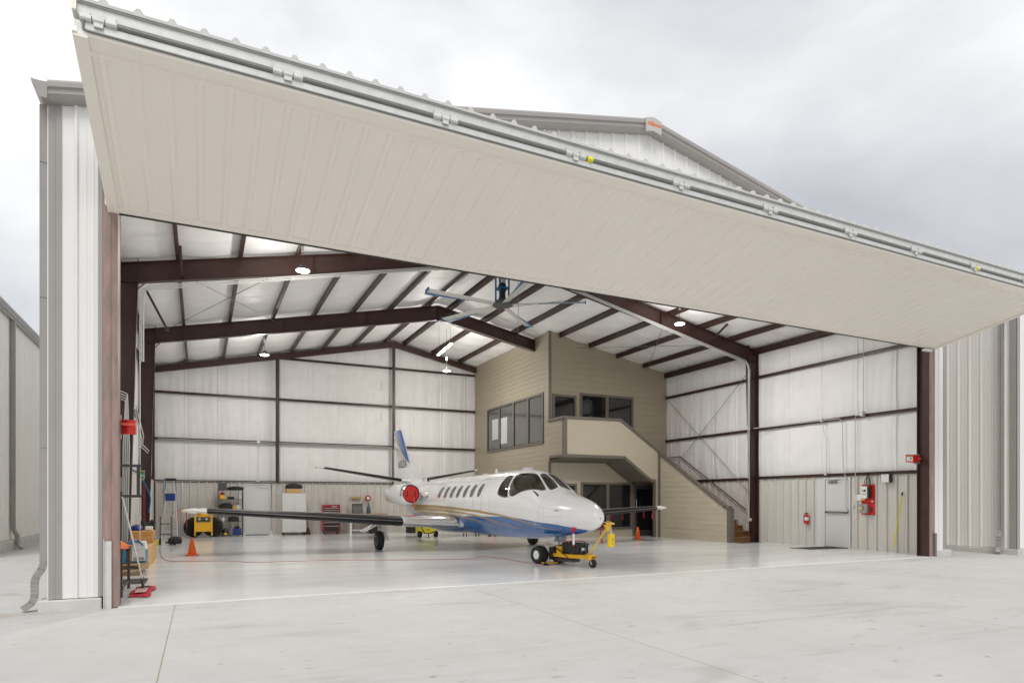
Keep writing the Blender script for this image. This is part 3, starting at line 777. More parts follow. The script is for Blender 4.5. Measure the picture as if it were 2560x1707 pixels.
mb = MB().box(OX, 18.9, OY + .002, OY + .1, 0, 3.0); mb.build('wall', m_siding_lt, of)
MB().box(OX + .01, 18.9, OY + .101, 18.8, 2.72, 2.95).build('floor_slab', m_darkgrey, of)
MB().box(OX - .022, OX + .075, OY - .022, OY + .075, 4.5, rins(OX) - .03).box(OX - .020, OX + .06, OY - .020, OY + .075, 0, 2.99).build('corner_trim', m_office_trim, of)
# windows
def window(axis, c, a0, a1, z0, z1, sgn, mulls=(), fw=.09, pane=m_glass_dark, blinds=()):
    def bx(mb, a, b, d0, d1, za, zb):
        lo, hi = sorted((c + sgn * d0, c + sgn * d1))
        return mb.box(lo, hi, a, b, za, zb) if axis == 'x' else mb.box(a, b, lo, hi, za, zb)
    wn = bx(MB(), a0 + .02, a1 - .02, -.02, .006, z0 + .02, z1 - .02).build('window', pane, of)
    mb = MB()
    bx(mb, a0, a1, .004, .045, z1 - fw, z1); bx(mb, a0, a1, .004, .045, z0, z0 + fw); bx(mb, a0, a0 + fw, .004, .044, z0 + fw, z1 - fw); bx(mb, a1 - fw, a1, .004, .044, z0 + fw, z1 - fw)
    for q in mulls: bx(mb, q - fw * .8, q + fw * .8, .004, .043, z0 + fw, z1 - fw)
    mb.build('frame', m_office_trim, wn)
    mb = MB()
    edges = [a0 + fw] + [x for q in mulls for x in (q - fw * .8, q + fw * .8)] + [a1 - fw]
    for i in range(0, len(edges), 2):
        bx(mb, edges[i], edges[i] + .03, .006, .02, z0 + fw, z1 - fw); bx(mb, edges[i + 1] - .03, edges[i + 1], .006, .02, z0 + fw, z1 - fw)
        bx(mb, edges[i], edges[i + 1], .006, .019, z0 + fw, z0 + fw + .03); bx(mb, edges[i], edges[i + 1], .006, .019, z1 - fw - .03, z1 - fw)
    mb.build('sash', m_black, wn)
    for (b0, b1, zb0, zb1) in blinds:
        mb = MB(); z = zb0
        while z < zb1: bx(mb, b0, b1, .0065, .0085, z, z + .030); z += .036
        mb.build('blind', m_blind, wn)
window('x', OX - .008, 11.80, 17.30, 3.70, 5.73, -1, mulls=(13.11, 14.48, 15.92), pane=m_glass_grey, blinds=((16.1, 16.75, 4.25, 5.15), (15.15, 15.80, 4.0, 5.15)))
window('y', OY - .008, 13.31, 14.39, 4.60, 5.61, -1)
window('y', OY - .008, 14.56, 17.14, 4.0, 5.73, -1, mulls=(15.84,))
window('y', OY, 13.66, 14.42, .9, 2.14, -1)
window('y', OY, 14.61, 17.08, .30, 2.21, -1, mulls=(15.88,))
# ground floor door
fr = MB().box(17.12, 17.20, OY - .05, OY, 0, 2.2).box(18.24, 18.34, OY - .05, OY, 0, 2.2).box(17.12, 18.34, OY - .05, OY, 2.12, 2.21).build('door_frame', m_office_trim, of)
dr = MB().box(17.205, 18.235, OY - .03, OY - .002, .02, 2.115).build('door', m_door_dark, of)
MB().box(17.32, 18.12, OY - .034, OY - .029, .25, 1.95).build('panel', m_glass_dark, dr)
MB().tube([(17.27, OY - .03, 1.0), (17.27, OY - .08, 1.0), (17.27, OY - .08, 1.5), (17.27, OY - .03, 1.5)], .012, 6).build('handle', m_alu, dr)
MB().box(OX + .02, 17.1, OY - .04, OY - .001, 0, .12).build('skirting', m_siding_lt, of)
# balcony and stair parapet (front face polygon) with trims
bal = [(OX, 3.11), (15.92, 3.11), (17.17, 2.25), (SX, 2.25), (SX, 3.40), (17.45, 3.49), (15.74, 4.58), (OX, 4.56)]
MB().xz(bal, BY, BY + .10).build('balcony_wall', m_siding_lt, of)
mb = MB(); siding(mb, (OX, OY, 3.11), (0, -1, 0), (-1, 0, 0), OY - BY, 0, lambda a: 1.45, lap=.19)
mb.box(OX + .001, OX + .10, BY + .101, OY, 3.11, 4.56); mb.build('balcony_wall', m_siding, of)
mb = MB()
mb.bar((OX - .03, OY, 4.56), (OX - .03, BY - .03, 4.56), .13, .09); mb.bar((OX - .05, BY + .03, 4.565), (15.74, BY + .03, 4.60), .15, .10)
mb.bar((15.72, BY + .03, 4.60), (SX + .02, BY + .03, 3.41), .15, .10)
mb.build('parapet_cap', m_office_trim, of)
mb = MB().box(OX - .02, OX + .13, BY - .022, BY - .0, 3.11, 4.52).box(OX - .022, OX - .0, BY - .02, BY + .11, 3.11, 4.52)
mb.bar((OX - .01, OY, 3.15), (OX - .01, BY - .01, 3.15), .03, .10)
mb.build('corner_trim', m_office_trim, of)
mb = MB(); zt = 3.15
for p, q in (((OX - .01, 3.15), (15.94, 3.15)), ((15.92, 3.15), (17.20, 2.27)), ((17.17, 2.27), (17.40, 2.27))): mb.bar((p[0], BY - .008, p[1]), (q[0], BY - .008, q[1]), .03, .11)
mb.box(17.38, 17.44, BY - .02, BY + .1, 0, 2.3)
mb.build('soffit_trim', m_office_trim, of)
mb = MB().add([(OX, BY, 3.105), (15.92, BY, 3.105), (15.92, OY, 3.0), (OX, OY, 3.0)], [(0, 1, 2, 3)]).add([(15.92, BY, 3.105), (17.17, BY, 2.25), (17.0, OY, 2.22), (15.82, OY, 3.0)], [(0, 1, 2, 3)]).add([(17.17, BY, 2.25), (SX, BY, 2.25), (SX, OY, 2.22), (17.0, OY, 2.22)], [(0, 1, 2, 3)])
mb.build('soffit', m_office_trim, of, fixn=False)
mb = MB()
for p, q in (((OX, 2.99), (15.82, 3.02)), ((15.80, 3.02), (17.0, 2.22))): mb.bar((p[0], OY - .03, p[1]), (q[0], OY - .03, q[1]), .04, .10)
mb.build('soffit_trim', m_office_trim, of)
MB().box(17.44, SX + .001, BY - .004, BY + .1, 0, 2.25).build('post', mat('pale_post', (.42, .39, .32), .5), of)
# lower flight: side wall along x = SX running towards the hangar door
side = [(BY + .1, 0), (6.52, 0), (6.52, 1.14), (6.62, 1.22), (BY - .0, 3.38), (BY + .1, 3.42)]
mb = MB()
mb.yz(side, SX + .002, SX + .10)
z = 0.0
while z < 3.4:                                           # lapped boards
    z1 = z + .20; ya = 6.52 if z1 < 1.1 else 6.62 + (z1 - 1.22) / (3.38 - 1.22) * (BY - 6.62) + .02
    if ya < BY - .05:
        mb.add([(SX - .010, ya, z), (SX - .010, BY - .001, z), (SX + .001, BY - .001, z1), (SX + .001, ya, z1), (SX + .002, ya, z), (SX + .002, BY - .001, z)], [(0, 1, 2, 3), (4, 5, 1, 0)])
    z = z1
mb.build('stair_wall', m_siding_lt, of)
mb = MB().box(SX - .028, SX - .001, BY - .13, BY - .004, 0, 3.33).build('corner_trim', m_office_trim, of)
mb = MB(); mb.bar((SX + .04, BY + .1, 3.44), (SX + .04, 6.58, 1.23), .16, .09, up=(0, 0, 1)); mb.bar((SX + .04, 6.62, 1.235), (SX + .04, 6.38, 1.235), .16, .09)
mb.build('parapet_cap', m_office_trim, of)
MB().box(SX - .02, SX + .17, 6.36, 6.52, 0, 1.20).build('newel_post', m_office_trim, of)
mb = MB()
for k in range(12):
    y0 = 6.42 + .29 * k; z1 = .19 * (k + 1)
    st = MB().box(SX + .105, 18.80, y0, y0 + .31, 0 if k < 3 else z1 - .4, z1 - .03)
    st.box(SX + .105, 18.80, y0 - .02, y0 + .31, z1 - .03, z1)
    st.build('step', m_wood, of)
MB().box(SX + .1, 18.86, 9.9, OY, 2.2, 2.3).build('landing', m_wood, of)
mb = MB().tube([(18.78, 11.15, 3.27), (18.78, 10.36, 3.27), (18.78, 6.84, 1.15)], .022, 8)
for q in (.1, .5, .9):
    c = Vector((18.78, 10.36, 3.27)).lerp(Vector((18.78, 6.84, 1.15)), q); mb.tube([c, c + Vector((.06, 0, -.05)), c + Vector((.10, 0, -.05))], .01, 6)
mb.build('handrail', m_darkgrey, of)
MB().box(SX + .15, 18.75, 5.75, 6.38, .006, .018).build('mat', m_darkgrey, of) if False else None

# ============================================================ lamps
m_lamp = mat('lit_lens', (1, .95, .85), .5, emit=(1, .93, .80), estr=14)
def high_bay(x, y, z, label, power=68, beam=165):
    t = thing('high_bay_lamp', label, 'ceiling lamp', (x, y, z), 0, 'round lit lamps under the hangar roof')
    MB().lathe([(.02, .14), (.06, .13), (.08, .07), (.15, .04), (.165, .02), (.165, -.005), (.155, -.01)], n=28).build('lamp_housing', m_darkgrey, t, smooth=True)
    MB().lathe([(.15, -.012), (.135, -.028), (.001, -.034)], n=28, cap=False).build('lens', m_lamp, t, smooth=True)
    h = rtop(x) - z - .05
    MB().tube([(0, 0, .15), (0, 0, h)], .006, 5).build('cable', m_darkgrey, t)
    MB().box(-.03, .03, -.02, .02, .42, .56).build('driver_box', m_white, t)
    l = bpy.data.lights.new('lamp_light', 'POINT'); l.shadow_soft_size = .13; l.energy = power; l.color = (1, .965, .92)
    lo = bpy.data.objects.new('lamp_light', l); C.objects.link(lo); lo.parent = t; lo.location = (0, 0, -.30)
    l = bpy.data.lights.new('lamp_beam', 'AREA'); l.shape = 'DISK'; l.size = .30; l.energy = beam; l.color = (1, .965, .92)
    lo = bpy.data.objects.new('lamp_beam', l); C.objects.link(lo); lo.parent = t; lo.location = (0, 0, -.045)
    return t
high_bay(3.17, 5.2, 6.83, 'lit round lamp hanging at the nearest rafter above the left side of the hangar')
high_bay(14.34, 5.2, 6.93, 'lit round lamp hanging at the nearest rafter above the stairs side')
high_bay(3.12, 14.5, 6.76, 'lit round lamp hanging near the back wall above the shelving and white door', 72, 58)
high_bay(10.12, 14.5, 6.79, 'lit round lamp hanging near the back wall beside the olive office', 78, 58)
t = thing('strip_lamp', 'lit tubular strip lamp hung on two wires beside the olive office', 'strip light', (9.85, 14.0, 7.55))
a = Vector((-.50, 0, -.27)); b = Vector((.48, 0, .27)); a = Vector((-.1, -1.1, 0)); b = Vector((.1, 1.1, 0))
MB().bar(a, b, .11, .035).build('lamp_housing', m_white, t)
MB().bar(a * .97 + Vector((0, 0, -.035)), b * .97 + Vector((0, 0, -.035)), .07, .03).build('lens', m_lamp, t)
for p in (a * .8, b * .8): MB().tube([p, p + Vector((0, 0, 1.2))], .004, 4).build('wire', m_galv_dark, t)
l = bpy.data.lights.new('lamp_light', 'POINT'); l.shadow_soft_size = .15; l.energy = 80; l.color = (1, .965, .92)
lo = bpy.data.objects.new('lamp_light', l); C.objects.link(lo); lo.parent = t; lo.location = (0, 0, -.25)

# ============================================================ big ceiling fan
fan = thing('ceiling_fan', 'large five bladed blue and silver ceiling fan below the ridge', 'ceiling fan', (9.30, 7.35, 7.42))
for a in (187, 115, 45, -31, 263):
    ca, sa = math.cos(R(a)), math.sin(R(a))
    Mr = Matrix.Rotation(R(a), 4, 'Z') @ Matrix.Rotation(R(12), 4, 'X')
    bl = MB(); bl.prism([(0, .0), (.04, .028), (.12, .034), (.20, .016), (.23, 0), (.12, -.008)], lambda p: Mr @ Vector((.25, p[0] - .11, p[1])), lambda p: Mr @ Vector((2.5, p[0] - .11, p[1])))
    bo = bl.build('blade', m_alu, fan)
    MB().prism([(0, 0), (.13, .0), (.0, -.014)], lambda p: Mr @ Vector((2.5, -.11 - p[0], p[1])), lambda p: Mr @ Vector((1.1, -.11 - p[0] * .05, p[1]))).build('winglet', m_blue, bo)
    MB().prism([(-.1, -.03), (.12, -.03), (.12, .05), (-.1, .05)], lambda p: Mr @ Vector((2.5, p[0], p[1])), lambda p: Mr @ Vector((2.53, p[0], p[1]))).build('tip_cap', m_blue, bo)
MB().lathe([(.30, -.03), (.32, 0), (.32, .05), (.12, .09), (.10, .2)], n=24).build('hub', m_darkgrey, fan, smooth=True)
mb = MB()
for sx in (-.15, .15):
    for sy in (-.15, .15): mb.bar((sx, sy, .08), (sx, sy, 1.15), .04, .04)
for z in (.12, .50): 
    for s in (-.15, .15): mb.bar((-.17, s, z), (.17, s, z), .04, .04); mb.bar((s, -.17, z), (s, .17, z), .04, .04)
mb.build('motor_frame', m_blue, fan)
MB().lathe([(.08, .15), (.11, .2), (.09, .35), (.12, .45), (.12, .6), (.10, .65)], n=16).build('gearbox', m_blackplastic, fan, smooth=True)
MB().lathe([(.10, .66), (.11, .7), (.11, 1.0), (.06, 1.05)], n=16).build('motor', m_alu, fan, smooth=True)

# ============================================================ business jet
ST = [(7.78,1.12,1.09,.012,1.105),(7.74,1.22,1.01,.11,1.11),(7.62,1.33,.92,.21,1.11),(7.4,1.435,.83,.34,1.12),(7.1,1.525,.76,.46,1.13),(6.8,1.59,.71,.55,1.14),(6.5,1.655,.67,.62,1.16),(6.2,1.755,.63,.675,1.20),(5.9,1.93,.60,.715,1.26),(5.6,2.08,.575,.745,1.31),(5.3,2.175,.555,.765,1.35),(4.9,2.235,.54,.785,1.38),(4.3,2.265,.52,.80,1.40),(3.5,2.25,.505,.81,1.40),(1.5,2.21,.50,.81,1.39),(-1.5,2.19,.50,.81,1.40),(-2.5,2.17,.56,.77,1.42),(-3.5,2.16,.75,.65,1.50),(-4.5,2.14,1.0,.50,1.60),(-5.5,2.14,1.28,.35,1.72),(-6.5,2.16,1.56,.21,1.86),(-7.3,2.16,1.80,.10,1.98),(-7.5,2.10,1.92,.03,2.01)][::-1]
XS = [s[0] for s in ST]
def _tang(j):
    n = len(ST); d = [(ST[i + 1][j] - ST[i][j]) / (XS[i + 1] - XS[i]) for i in range(n - 1)]
    m = [d[0]] + [0 if d[i - 1] * d[i] <= 0 else 2 * d[i - 1] * d[i] / (d[i - 1] + d[i]) for i in range(1, n - 1)] + [d[-1]]
    return m
TG = [None] + [_tang(j) for j in range(1, 5)]
def sec(a):
    a = min(max(a, XS[0]), XS[-1]); i = min(max(bisect.bisect_right(XS, a) - 1, 0), len(ST) - 2)
    h = XS[i + 1] - XS[i]; t = (a - XS[i]) / h; r = []
    for j in range(1, 5):
        p0, p1 = ST[i][j], ST[i + 1][j]; m0, m1 = TG[j][i] * h, TG[j][i + 1] * h
        r.append((2 * t**3 - 3 * t * t + 1) * p0 + (t**3 - 2 * t * t + t) * m0 + (-2 * t**3 + 3 * t * t) * p1 + (t**3 - t * t) * m1)
    return r
def SF(a, deg, off=0.0):
    """point on the fuselage skin; deg from the crown, positive to starboard (local -y)"""
    zt, zb, w_, zc = sec(a); s, c = math.sin(R(deg)), math.cos(R(deg))
    upz = (zt - zc) if c >= 0 else (zc - zb)
    return Vector((a, -(w_ + off) * s, zc + (upz + off) * c))
jet = thing('business_jet', 'white business jet with blue belly and gold stripes parked nose out on the white floor', 'jet aircraft', (8.42, 8.60, 0), R(-89.4))
m_jet = mat('white_aircraft_paint', (.82, .825, .825), .18, coat=.5, var=.02, vscale=1)
m_jetblue = mat('blue_aircraft_paint', (.016, .125, .38), .16, coat=.6)
m_gold = mat('gold_stripe', (.42, .29, .115), .3)
m_boot = mat('deice_boot', (.008, .008, .009), .45, spec=.3)
m_seam = mat('panel_line', (.36, .36, .36), .5)
def dense(pl, step=.06, closed=True):
    o = []
    n = len(pl)
    for i in range(n if closed else n - 1):
        p, q = pl[i], pl[(i + 1) % n]
        L = math.hypot(p[0] - q[0], (p[1] - q[1]) * .014); k = max(1, int(L / step))
        for j in range(k): o.append((p[0] + (q[0] - p[0]) * j / k, p[1] + (q[1] - p[1]) * j / k))
    if not closed: o.append(pl[-1])
    return o
def smooth_poly(pl, it=2):
    for _ in range(it):
        n = len(pl); pl = [q for i in range(n) for q in ((pl[i][0] * .75 + pl[(i + 1) % n][0] * .25, pl[i][1] * .75 + pl[(i + 1) % n][1] * .25), (pl[i][0] * .25 + pl[(i + 1) % n][0] * .75, pl[i][1] * .25 + pl[(i + 1) % n][1] * .75))]
    return pl
def inside(p, pl):
    c = False; n = len(pl); x, y = p
    for i in range(n):
        (x0, y0), (x1, y1) = pl[i], pl[i - 1]
        if (y0 > y) != (y1 > y) and x < (x1 - x0) * (y - y0) / (y1 - y0) + x0: c = not c
    return c
def patch(outline, off, mirror=False, name='patch', mt=None, parent=None, step=(.07, 5), thick=0):
    pl = dense(outline, .05)
    xs = [p[0] for p in pl]; ys = [p[1] for p in pl]
    pts = list(pl); a = min(xs)
    while a < max(xs):
        y = min(ys)
        while y < max(ys):
            if inside((a, y), pl): pts.append((a, y))
            y += step[1]
        a += step[0]
    n = len(pl)
    r = delaunay_2d_cdt([Vector((p[0], p[1] * .014)) for p in pts], [(i, (i + 1) % n) for i in range(n)], [list(range(n))], 1, 1e-5)
    sg = -1 if mirror else 1
    mb = MB()
    mb.add([SF(v.x, sg * v.y / .014, off) for v in r[0]], [tuple(f) for f in r[2]])
    return mb.build(name, mt, parent, smooth=True, ang=80)
def ribbon(line, wd, off, name, mt, parent, mirror=False, w2=None, closed=False):
    ln = dense(line, .05, closed); 
    if closed: ln.append(ln[0])
    sg = -1 if mirror else 1; n = len(ln); A = []
    for i, (a, d) in enumerate(ln):
        p0, p1 = ln[max(i - 1, 0)], ln[min(i + 1, n - 1)]
        if closed and i in (0, n - 1): p0, p1 = ln[-2], ln[1]
        dx, dy = p1[0] - p0[0], (p1[1] - p0[1]) * .014; L = math.hypot(dx, dy) or 1
        ww = wd if w2 is None else wd + (w2 - wd) * i / (n - 1)
        nx, ny = -dy / L * ww / 2, dx / L * ww / 2
        A.append((SF(a + nx, sg * (d + ny / .014), off), SF(a - nx, sg * (d - ny / .014), off)))
    mb = MB(); mb.add([q for p in A for q in p], [(2 * i, 2 * i + 1, 2 * i + 3, 2 * i + 2) for i in range(n - 1)])
    return mb.build(name, mt, parent, smooth=True, ang=80)
W1 = smooth_poly([(4.39, 75), (4.375, 64.6), (4.39, 52.7), (4.41, 40.9), (4.47, 34), (4.69, 34), (4.76, 45.4), (4.82, 56.1), (4.90, 66.3), (4.96, 75), (4.92, 78.5), (4.69, 78)])
W2 = smooth_poly([(5.05, 74), (4.96, 66), (4.91, 55.7), (4.86, 43.7), (4.82, 32), (4.95, 27), (5.20, 23), (5.44, 17), (5.66, 21), (5.95, 27), (6.11, 30), (6.06, 38), (5.90, 45), (5.72, 54), (5.48, 64), (5.32, 71), (5.17, 75.6)])
W3 = smooth_poly([(5.50, 13.5), (5.50, 4), (5.60, 2), (6.12, 2), (6.17, 10), (6.20, 22), (6.10, 24), (5.80, 19)])
WIN = [W1, W2, W3] + [[(a, -d) for a, d in q[::-1]] for q in (W1, W2, W3)]
def fuselage():
    pts, edges = [], []
    for q in WIN:
        d = dense(q, .03); o = len(pts); pts += d; edges += [(o + i, o + (i + 1) % len(d)) for i in range(len(d))]
    a = -7.5
    na = 170
    aa = [-7.5 + 15.28 * i / na for i in range(na + 1)] + [7.70, 7.74, 7.76]
    for a in aa:
        for k in range(73):
            d = -180 + 5 * k
            if any(abs(a - 5.3) < 1.1 and inside((a, d), q) for q in WIN): continue
            pts.append((a, d))
    r = delaunay_2d_cdt([Vector((p[0], p[1] * .014)) for p in pts], edges, [], 0, 1e-5)
    V = [(v.x, v.y / .014) for v in r[0]]
    F = []
    for f in r[2]:
        c = (sum(V[i][0] for i in f) / len(f), sum(V[i][1] for i in f) / len(f))
        if 4.2 < c[0] < 6.4 and any(inside(c, q) for q in WIN): continue
        F.append(tuple(f))
    mb = MB(); mb.add([SF(a, d) for a, d in V], F)
    o = mb.build('fuselage', m_jet, jet, smooth=True, fixn=False, ang=80)
    bm = bmesh.new(); bm.from_mesh(o.data); bmesh.ops.remove_doubles(bm, verts=bm.verts, dist=.0008); bmesh.ops.recalc_face_normals(bm, faces=bm.faces)
    bm.to_mesh(o.data); bm.free()
    return o
fus = fuselage()
# transparent cockpit glass
mg = bpy.data.materials.new('cockpit_glass'); mg.use_nodes = True; t_ = mg.node_tree
for n in list(t_.nodes): t_.nodes.remove(n)
o_ = t_.nodes.new('ShaderNodeOutputMaterial'); mxs = t_.nodes.new('ShaderNodeMixShader'); tr = t_.nodes.new('ShaderNodeBsdfTransparent'); gl = t_.nodes.new('ShaderNodeBsdfGlossy'); fr_ = t_.nodes.new('ShaderNodeFresnel')
tr.inputs[0].default_value = (.96, .95, .93, 1); gl.inputs['Roughness'].default_value = .03; fr_.inputs['IOR'].default_value = 1.6
t_.links.new(fr_.outputs[0], mxs.inputs[0]); t_.links.new(tr.outputs[0], mxs.inputs[1]); t_.links.new(gl.outputs[0], mxs.inputs[2]); t_.links.new(mxs.outputs[0], o_.inputs[0])
for mi in (False, True):
    for q in (W1, W2, W3):
        p = patch(q, -.004, mi, 'cockpit_window', mg, jet)
        ribbon(q, .022, .003, 'window_seal', m_darkgrey, p, mi, closed=True)
    # white posts round the panes
    ribbon(smooth_poly([(5.02, 79), (4.915, 66), (4.865, 55.7), (4.79, 40), (4.72, 28), (4.725, 28), (4.80, 40), (4.875, 55.7), (4.925, 66), (5.03, 79)], 1), .045, .006, 'window_post', m_jet, jet, mi, closed=True)
m_shade = mat('shaded_cabin_glass', (.15, .145, .135), .08, var=.35, vscale=14)
for i in range(7):
    a0 = .225 + .507 * i
    for mi in (False, True):
        q = [(a0 + .115 * math.copysign(abs(math.cos(R(k))) ** .75, math.cos(R(k))) + .035 * -math.sin(R(k)) * 1, 65.2 + 12.6 * math.copysign(abs(math.sin(R(k))) ** .8, math.sin(R(k)))) for k in range(0, 360, 15)]
        p = patch(q, .004, mi, 'cabin_window', m_shade, jet, step=(.06, 6))
        ribbon(q, .016, .0065, 'window_seal', m_darkgrey, p, mi, closed=True)
# livery
GOLD1 = [(-2.6, 98.5), (-1.64, 97), (-.03, 96.9), (1.68, 99.4), (3.13, 103.3), (4.35, 108.5), (5.37, 114.2), (5.96, 119.7), (6.46, 128), (6.75, 138)]
GOLD2 = [(-2.4, 104), (-1.47, 103.4), (.81, 104.1), (2.0, 106.9), (3.05, 111.6), (3.7, 116), (4.39, 123.9), (5.43, 133)]
GOLD3 = [(-2.2, 110.8), (.73, 111.3), (1.92, 114), (2.92, 120.7), (3.77, 128.6), (4.4, 136)]
BLUE = [(-3.0, 116), (-1.6, 114.6), (.71, 113.4), (1.77, 113.8), (3.0, 112.4), (3.8, 112.4), (4.31, 112.0), (5.29, 111.6), (6.15, 111.6), (6.55, 112.5), (6.83, 116), (7.13, 127), (7.34, 143), (7.42, 156), (7.43, 180), (-3.0, 180)]
for mi in (False, True):
    patch(BLUE, .0025, mi, 'blue_belly', m_jetblue, jet, step=(.12, 5))
    ribbon(GOLD1, .095, .005, 'gold_stripe', m_gold, jet, mi, w2=.034)
    ribbon(GOLD2, .095, .0052, 'gold_stripe', m_gold, jet, mi, w2=.022)
    ribbon(GOLD3, .08, .0054, 'gold_stripe', m_gold, jet, mi, w2=.016)
    ribbon(smooth_poly([(3.16, 40), (2.98, 55.2), (2.905, 67.9), (2.91, 79.7), (2.92, 96.3), (2.98, 101.5), (3.42, 101.5), (3.47, 97.8), (3.476, 85.6), (3.55, 69), (3.58, 46.4), (3.5, 40)], 2), .014, .004, 'door_outline', m_seam, jet, mi, closed=True)
    for aa, d0, d1 in ((3.95, 8, 108), (.02, 10, 96), (-2.05, 12, 96)): ribbon([(aa, a) for a in range(d0, d1, 5)], .005, .003, 'panel_line', m_seam, jet, mi)
    ribbon([(6.45, 62), (7.0, 64), (7.02, 92), (6.45, 97)], .005, .003, 'hatch_outline', m_seam, jet, mi, closed=True)
    ribbon([(-1.9, 42), (.0, 42), (1.8, 42), (3.9, 42)], .004, .003, 'panel_line', m_seam, jet, mi)
    ribbon([(6.31, a) for a in range(5, 110, 5)], .006, .003, 'panel_line', m_seam, jet, mi)
    patch([(6.80, 73), (6.92, 73), (6.92, 75.5), (6.80, 75.5)], .004, mi, 'vent', m_darkgrey, jet)
for mi in (False, True):
    ribbon([(4.05, 62), (4.17, 62), (4.17, 66), (4.05, 66)], .004, .003, 'hatch_outline', m_seam, jet, mi, closed=True)
    ribbon([(-.9, 60), (-.5, 60), (-.5, 84), (-.9, 84)], .004, .003, 'hatch_outline', m_seam, jet, mi, closed=True)
# cockpit interior
MB().box(3.9, 6.1, -.55, .55, 1.0, 1.02).build('cockpit_floor', mat('cabin_carpet', (.45, .38, .30), .8), jet)
MB().yz([(-.60, 1.0), (.60, 1.0), (.66, 1.45), (.60, 1.85), (.35, 2.12), (-.35, 2.12), (-.60, 1.85), (-.66, 1.45)], 4.12, 4.15).build('bulkhead', mat('tan_leather', (.80, .62, .43), .6), jet)
MB().xz([(5.55, 1.02), (6.05, 1.02), (6.1, 1.60), (5.9, 1.70), (5.58, 1.66)], -.56, .56).build('instrument_panel', m_blackplastic, jet)
for s in (-.3, .3):
    mb = MB().box(4.55, 5.0, s - .2, s + .2, 1.25, 1.38).box(4.45, 4.58, s - .2, s + .2, 1.3, 1.88).box(4.46, 4.56, s - .11, s + .11, 1.88, 2.03)
    mb.build('pilot_seat', mat('brown_seat', (.50, .40, .31), .6), jet, bevel=.03)
    MB().tube([(5.5, s, 1.3), (5.35, s, 1.42), (5.32, s - .12, 1.52)], .015, 6).tube([(5.35, s, 1.42), (5.32, s + .12, 1.52)], .015, 6).build('control_yoke', m_black, jet)
MB().box(5.0, 5.06, -.07, .07, 1.85, 2.02).build('sun_visor', mat('peach', (.62, .33, .22), .6), jet)
# antennas and details on the crown
MB().box(4.35, 4.75, -.05, .05, 2.26, 2.30).build('antenna', m_jet, jet, bevel=.015)
MB().xz([(2.62, 2.23), (2.78, 2.23), (2.72, 2.35), (2.66, 2.35)], -.01, .01).build('antenna', m_jet, jet)
MB().box(1.8, 2.1, -.03, .03, 2.2, 2.245).build('antenna', m_jet, jet, bevel=.01)
for b in (-1, 1): MB().tube([(6.9, b * .56, 1.0), (7.05, b * .60, .99)], .012, 6).build('probe', m_alu, jet)
# ---- lifting surfaces
def airfoil(n=14, tc=.12):
    P = []
    for i in range(n + 1):
        x = (1 - math.cos(PI * i / n)) / 2
        y = 5 * tc * (.2969 * math.sqrt(x) - .126 * x - .3516 * x * x + .2843 * x**3 - .1036 * x**4); P.append((x, y))
    return [(x, y) for x, y in P[::-1]] + [(x, -y * .75) for x, y in P[1:]]
def surface(stations, name, mt, parent, vertical=False, i0=None, i1=None, off=0.0, cap=True):
    """stations: (span, le_a, chord, z, tc). i0..i1 selects chordwise points"""
    mb = MB(); rows = []
    for (b, le, ch, z, tc) in stations:
        A = airfoil(tc=tc)
        pts = []
        for j, (x, y) in enumerate(A):
            n = .0
            px, py = le + off - x * (ch + off), y * ch * 1.0 + (off if y > 0 else -off)
            pts.append(Vector((px, py, z)) if vertical else Vector((px, b, z + py)))
        if i0 is not None: pts = pts[i0:i1]
        rows.append(pts)
    m = len(rows[0])
    vs = [p for r in rows for p in r]
    mb.add(vs, [(i * m + j, i * m + j + 1, (i + 1) * m + j + 1, (i + 1) * m + j) for i in range(len(rows) - 1) for j in range(m - 1)])
    if cap and i0 is None: mb.add(rows[-1], [tuple(range(m))]); mb.add(rows[0], [tuple(range(m))])
    return mb.build(name, mt, parent, smooth=True, ang=50)
def lerp_st(stt, b):
    for s, t in zip(stt[:-1], stt[1:]):
        if s[0] <= b <= t[0]:
            k = (b - s[0]) / (t[0] - s[0]); return tuple(s[i] + (t[i] - s[i]) * k for i in range(5))
WS = [(.3, 1.75, 2.75, .80, .16), (.85, 1.72, 2.62, .82, .165), (2.2, 1.22, 2.05, .865, .17), (7.35, .72, .98, 1.20, .17), (7.5, .66, .86, 1.21, .12)]
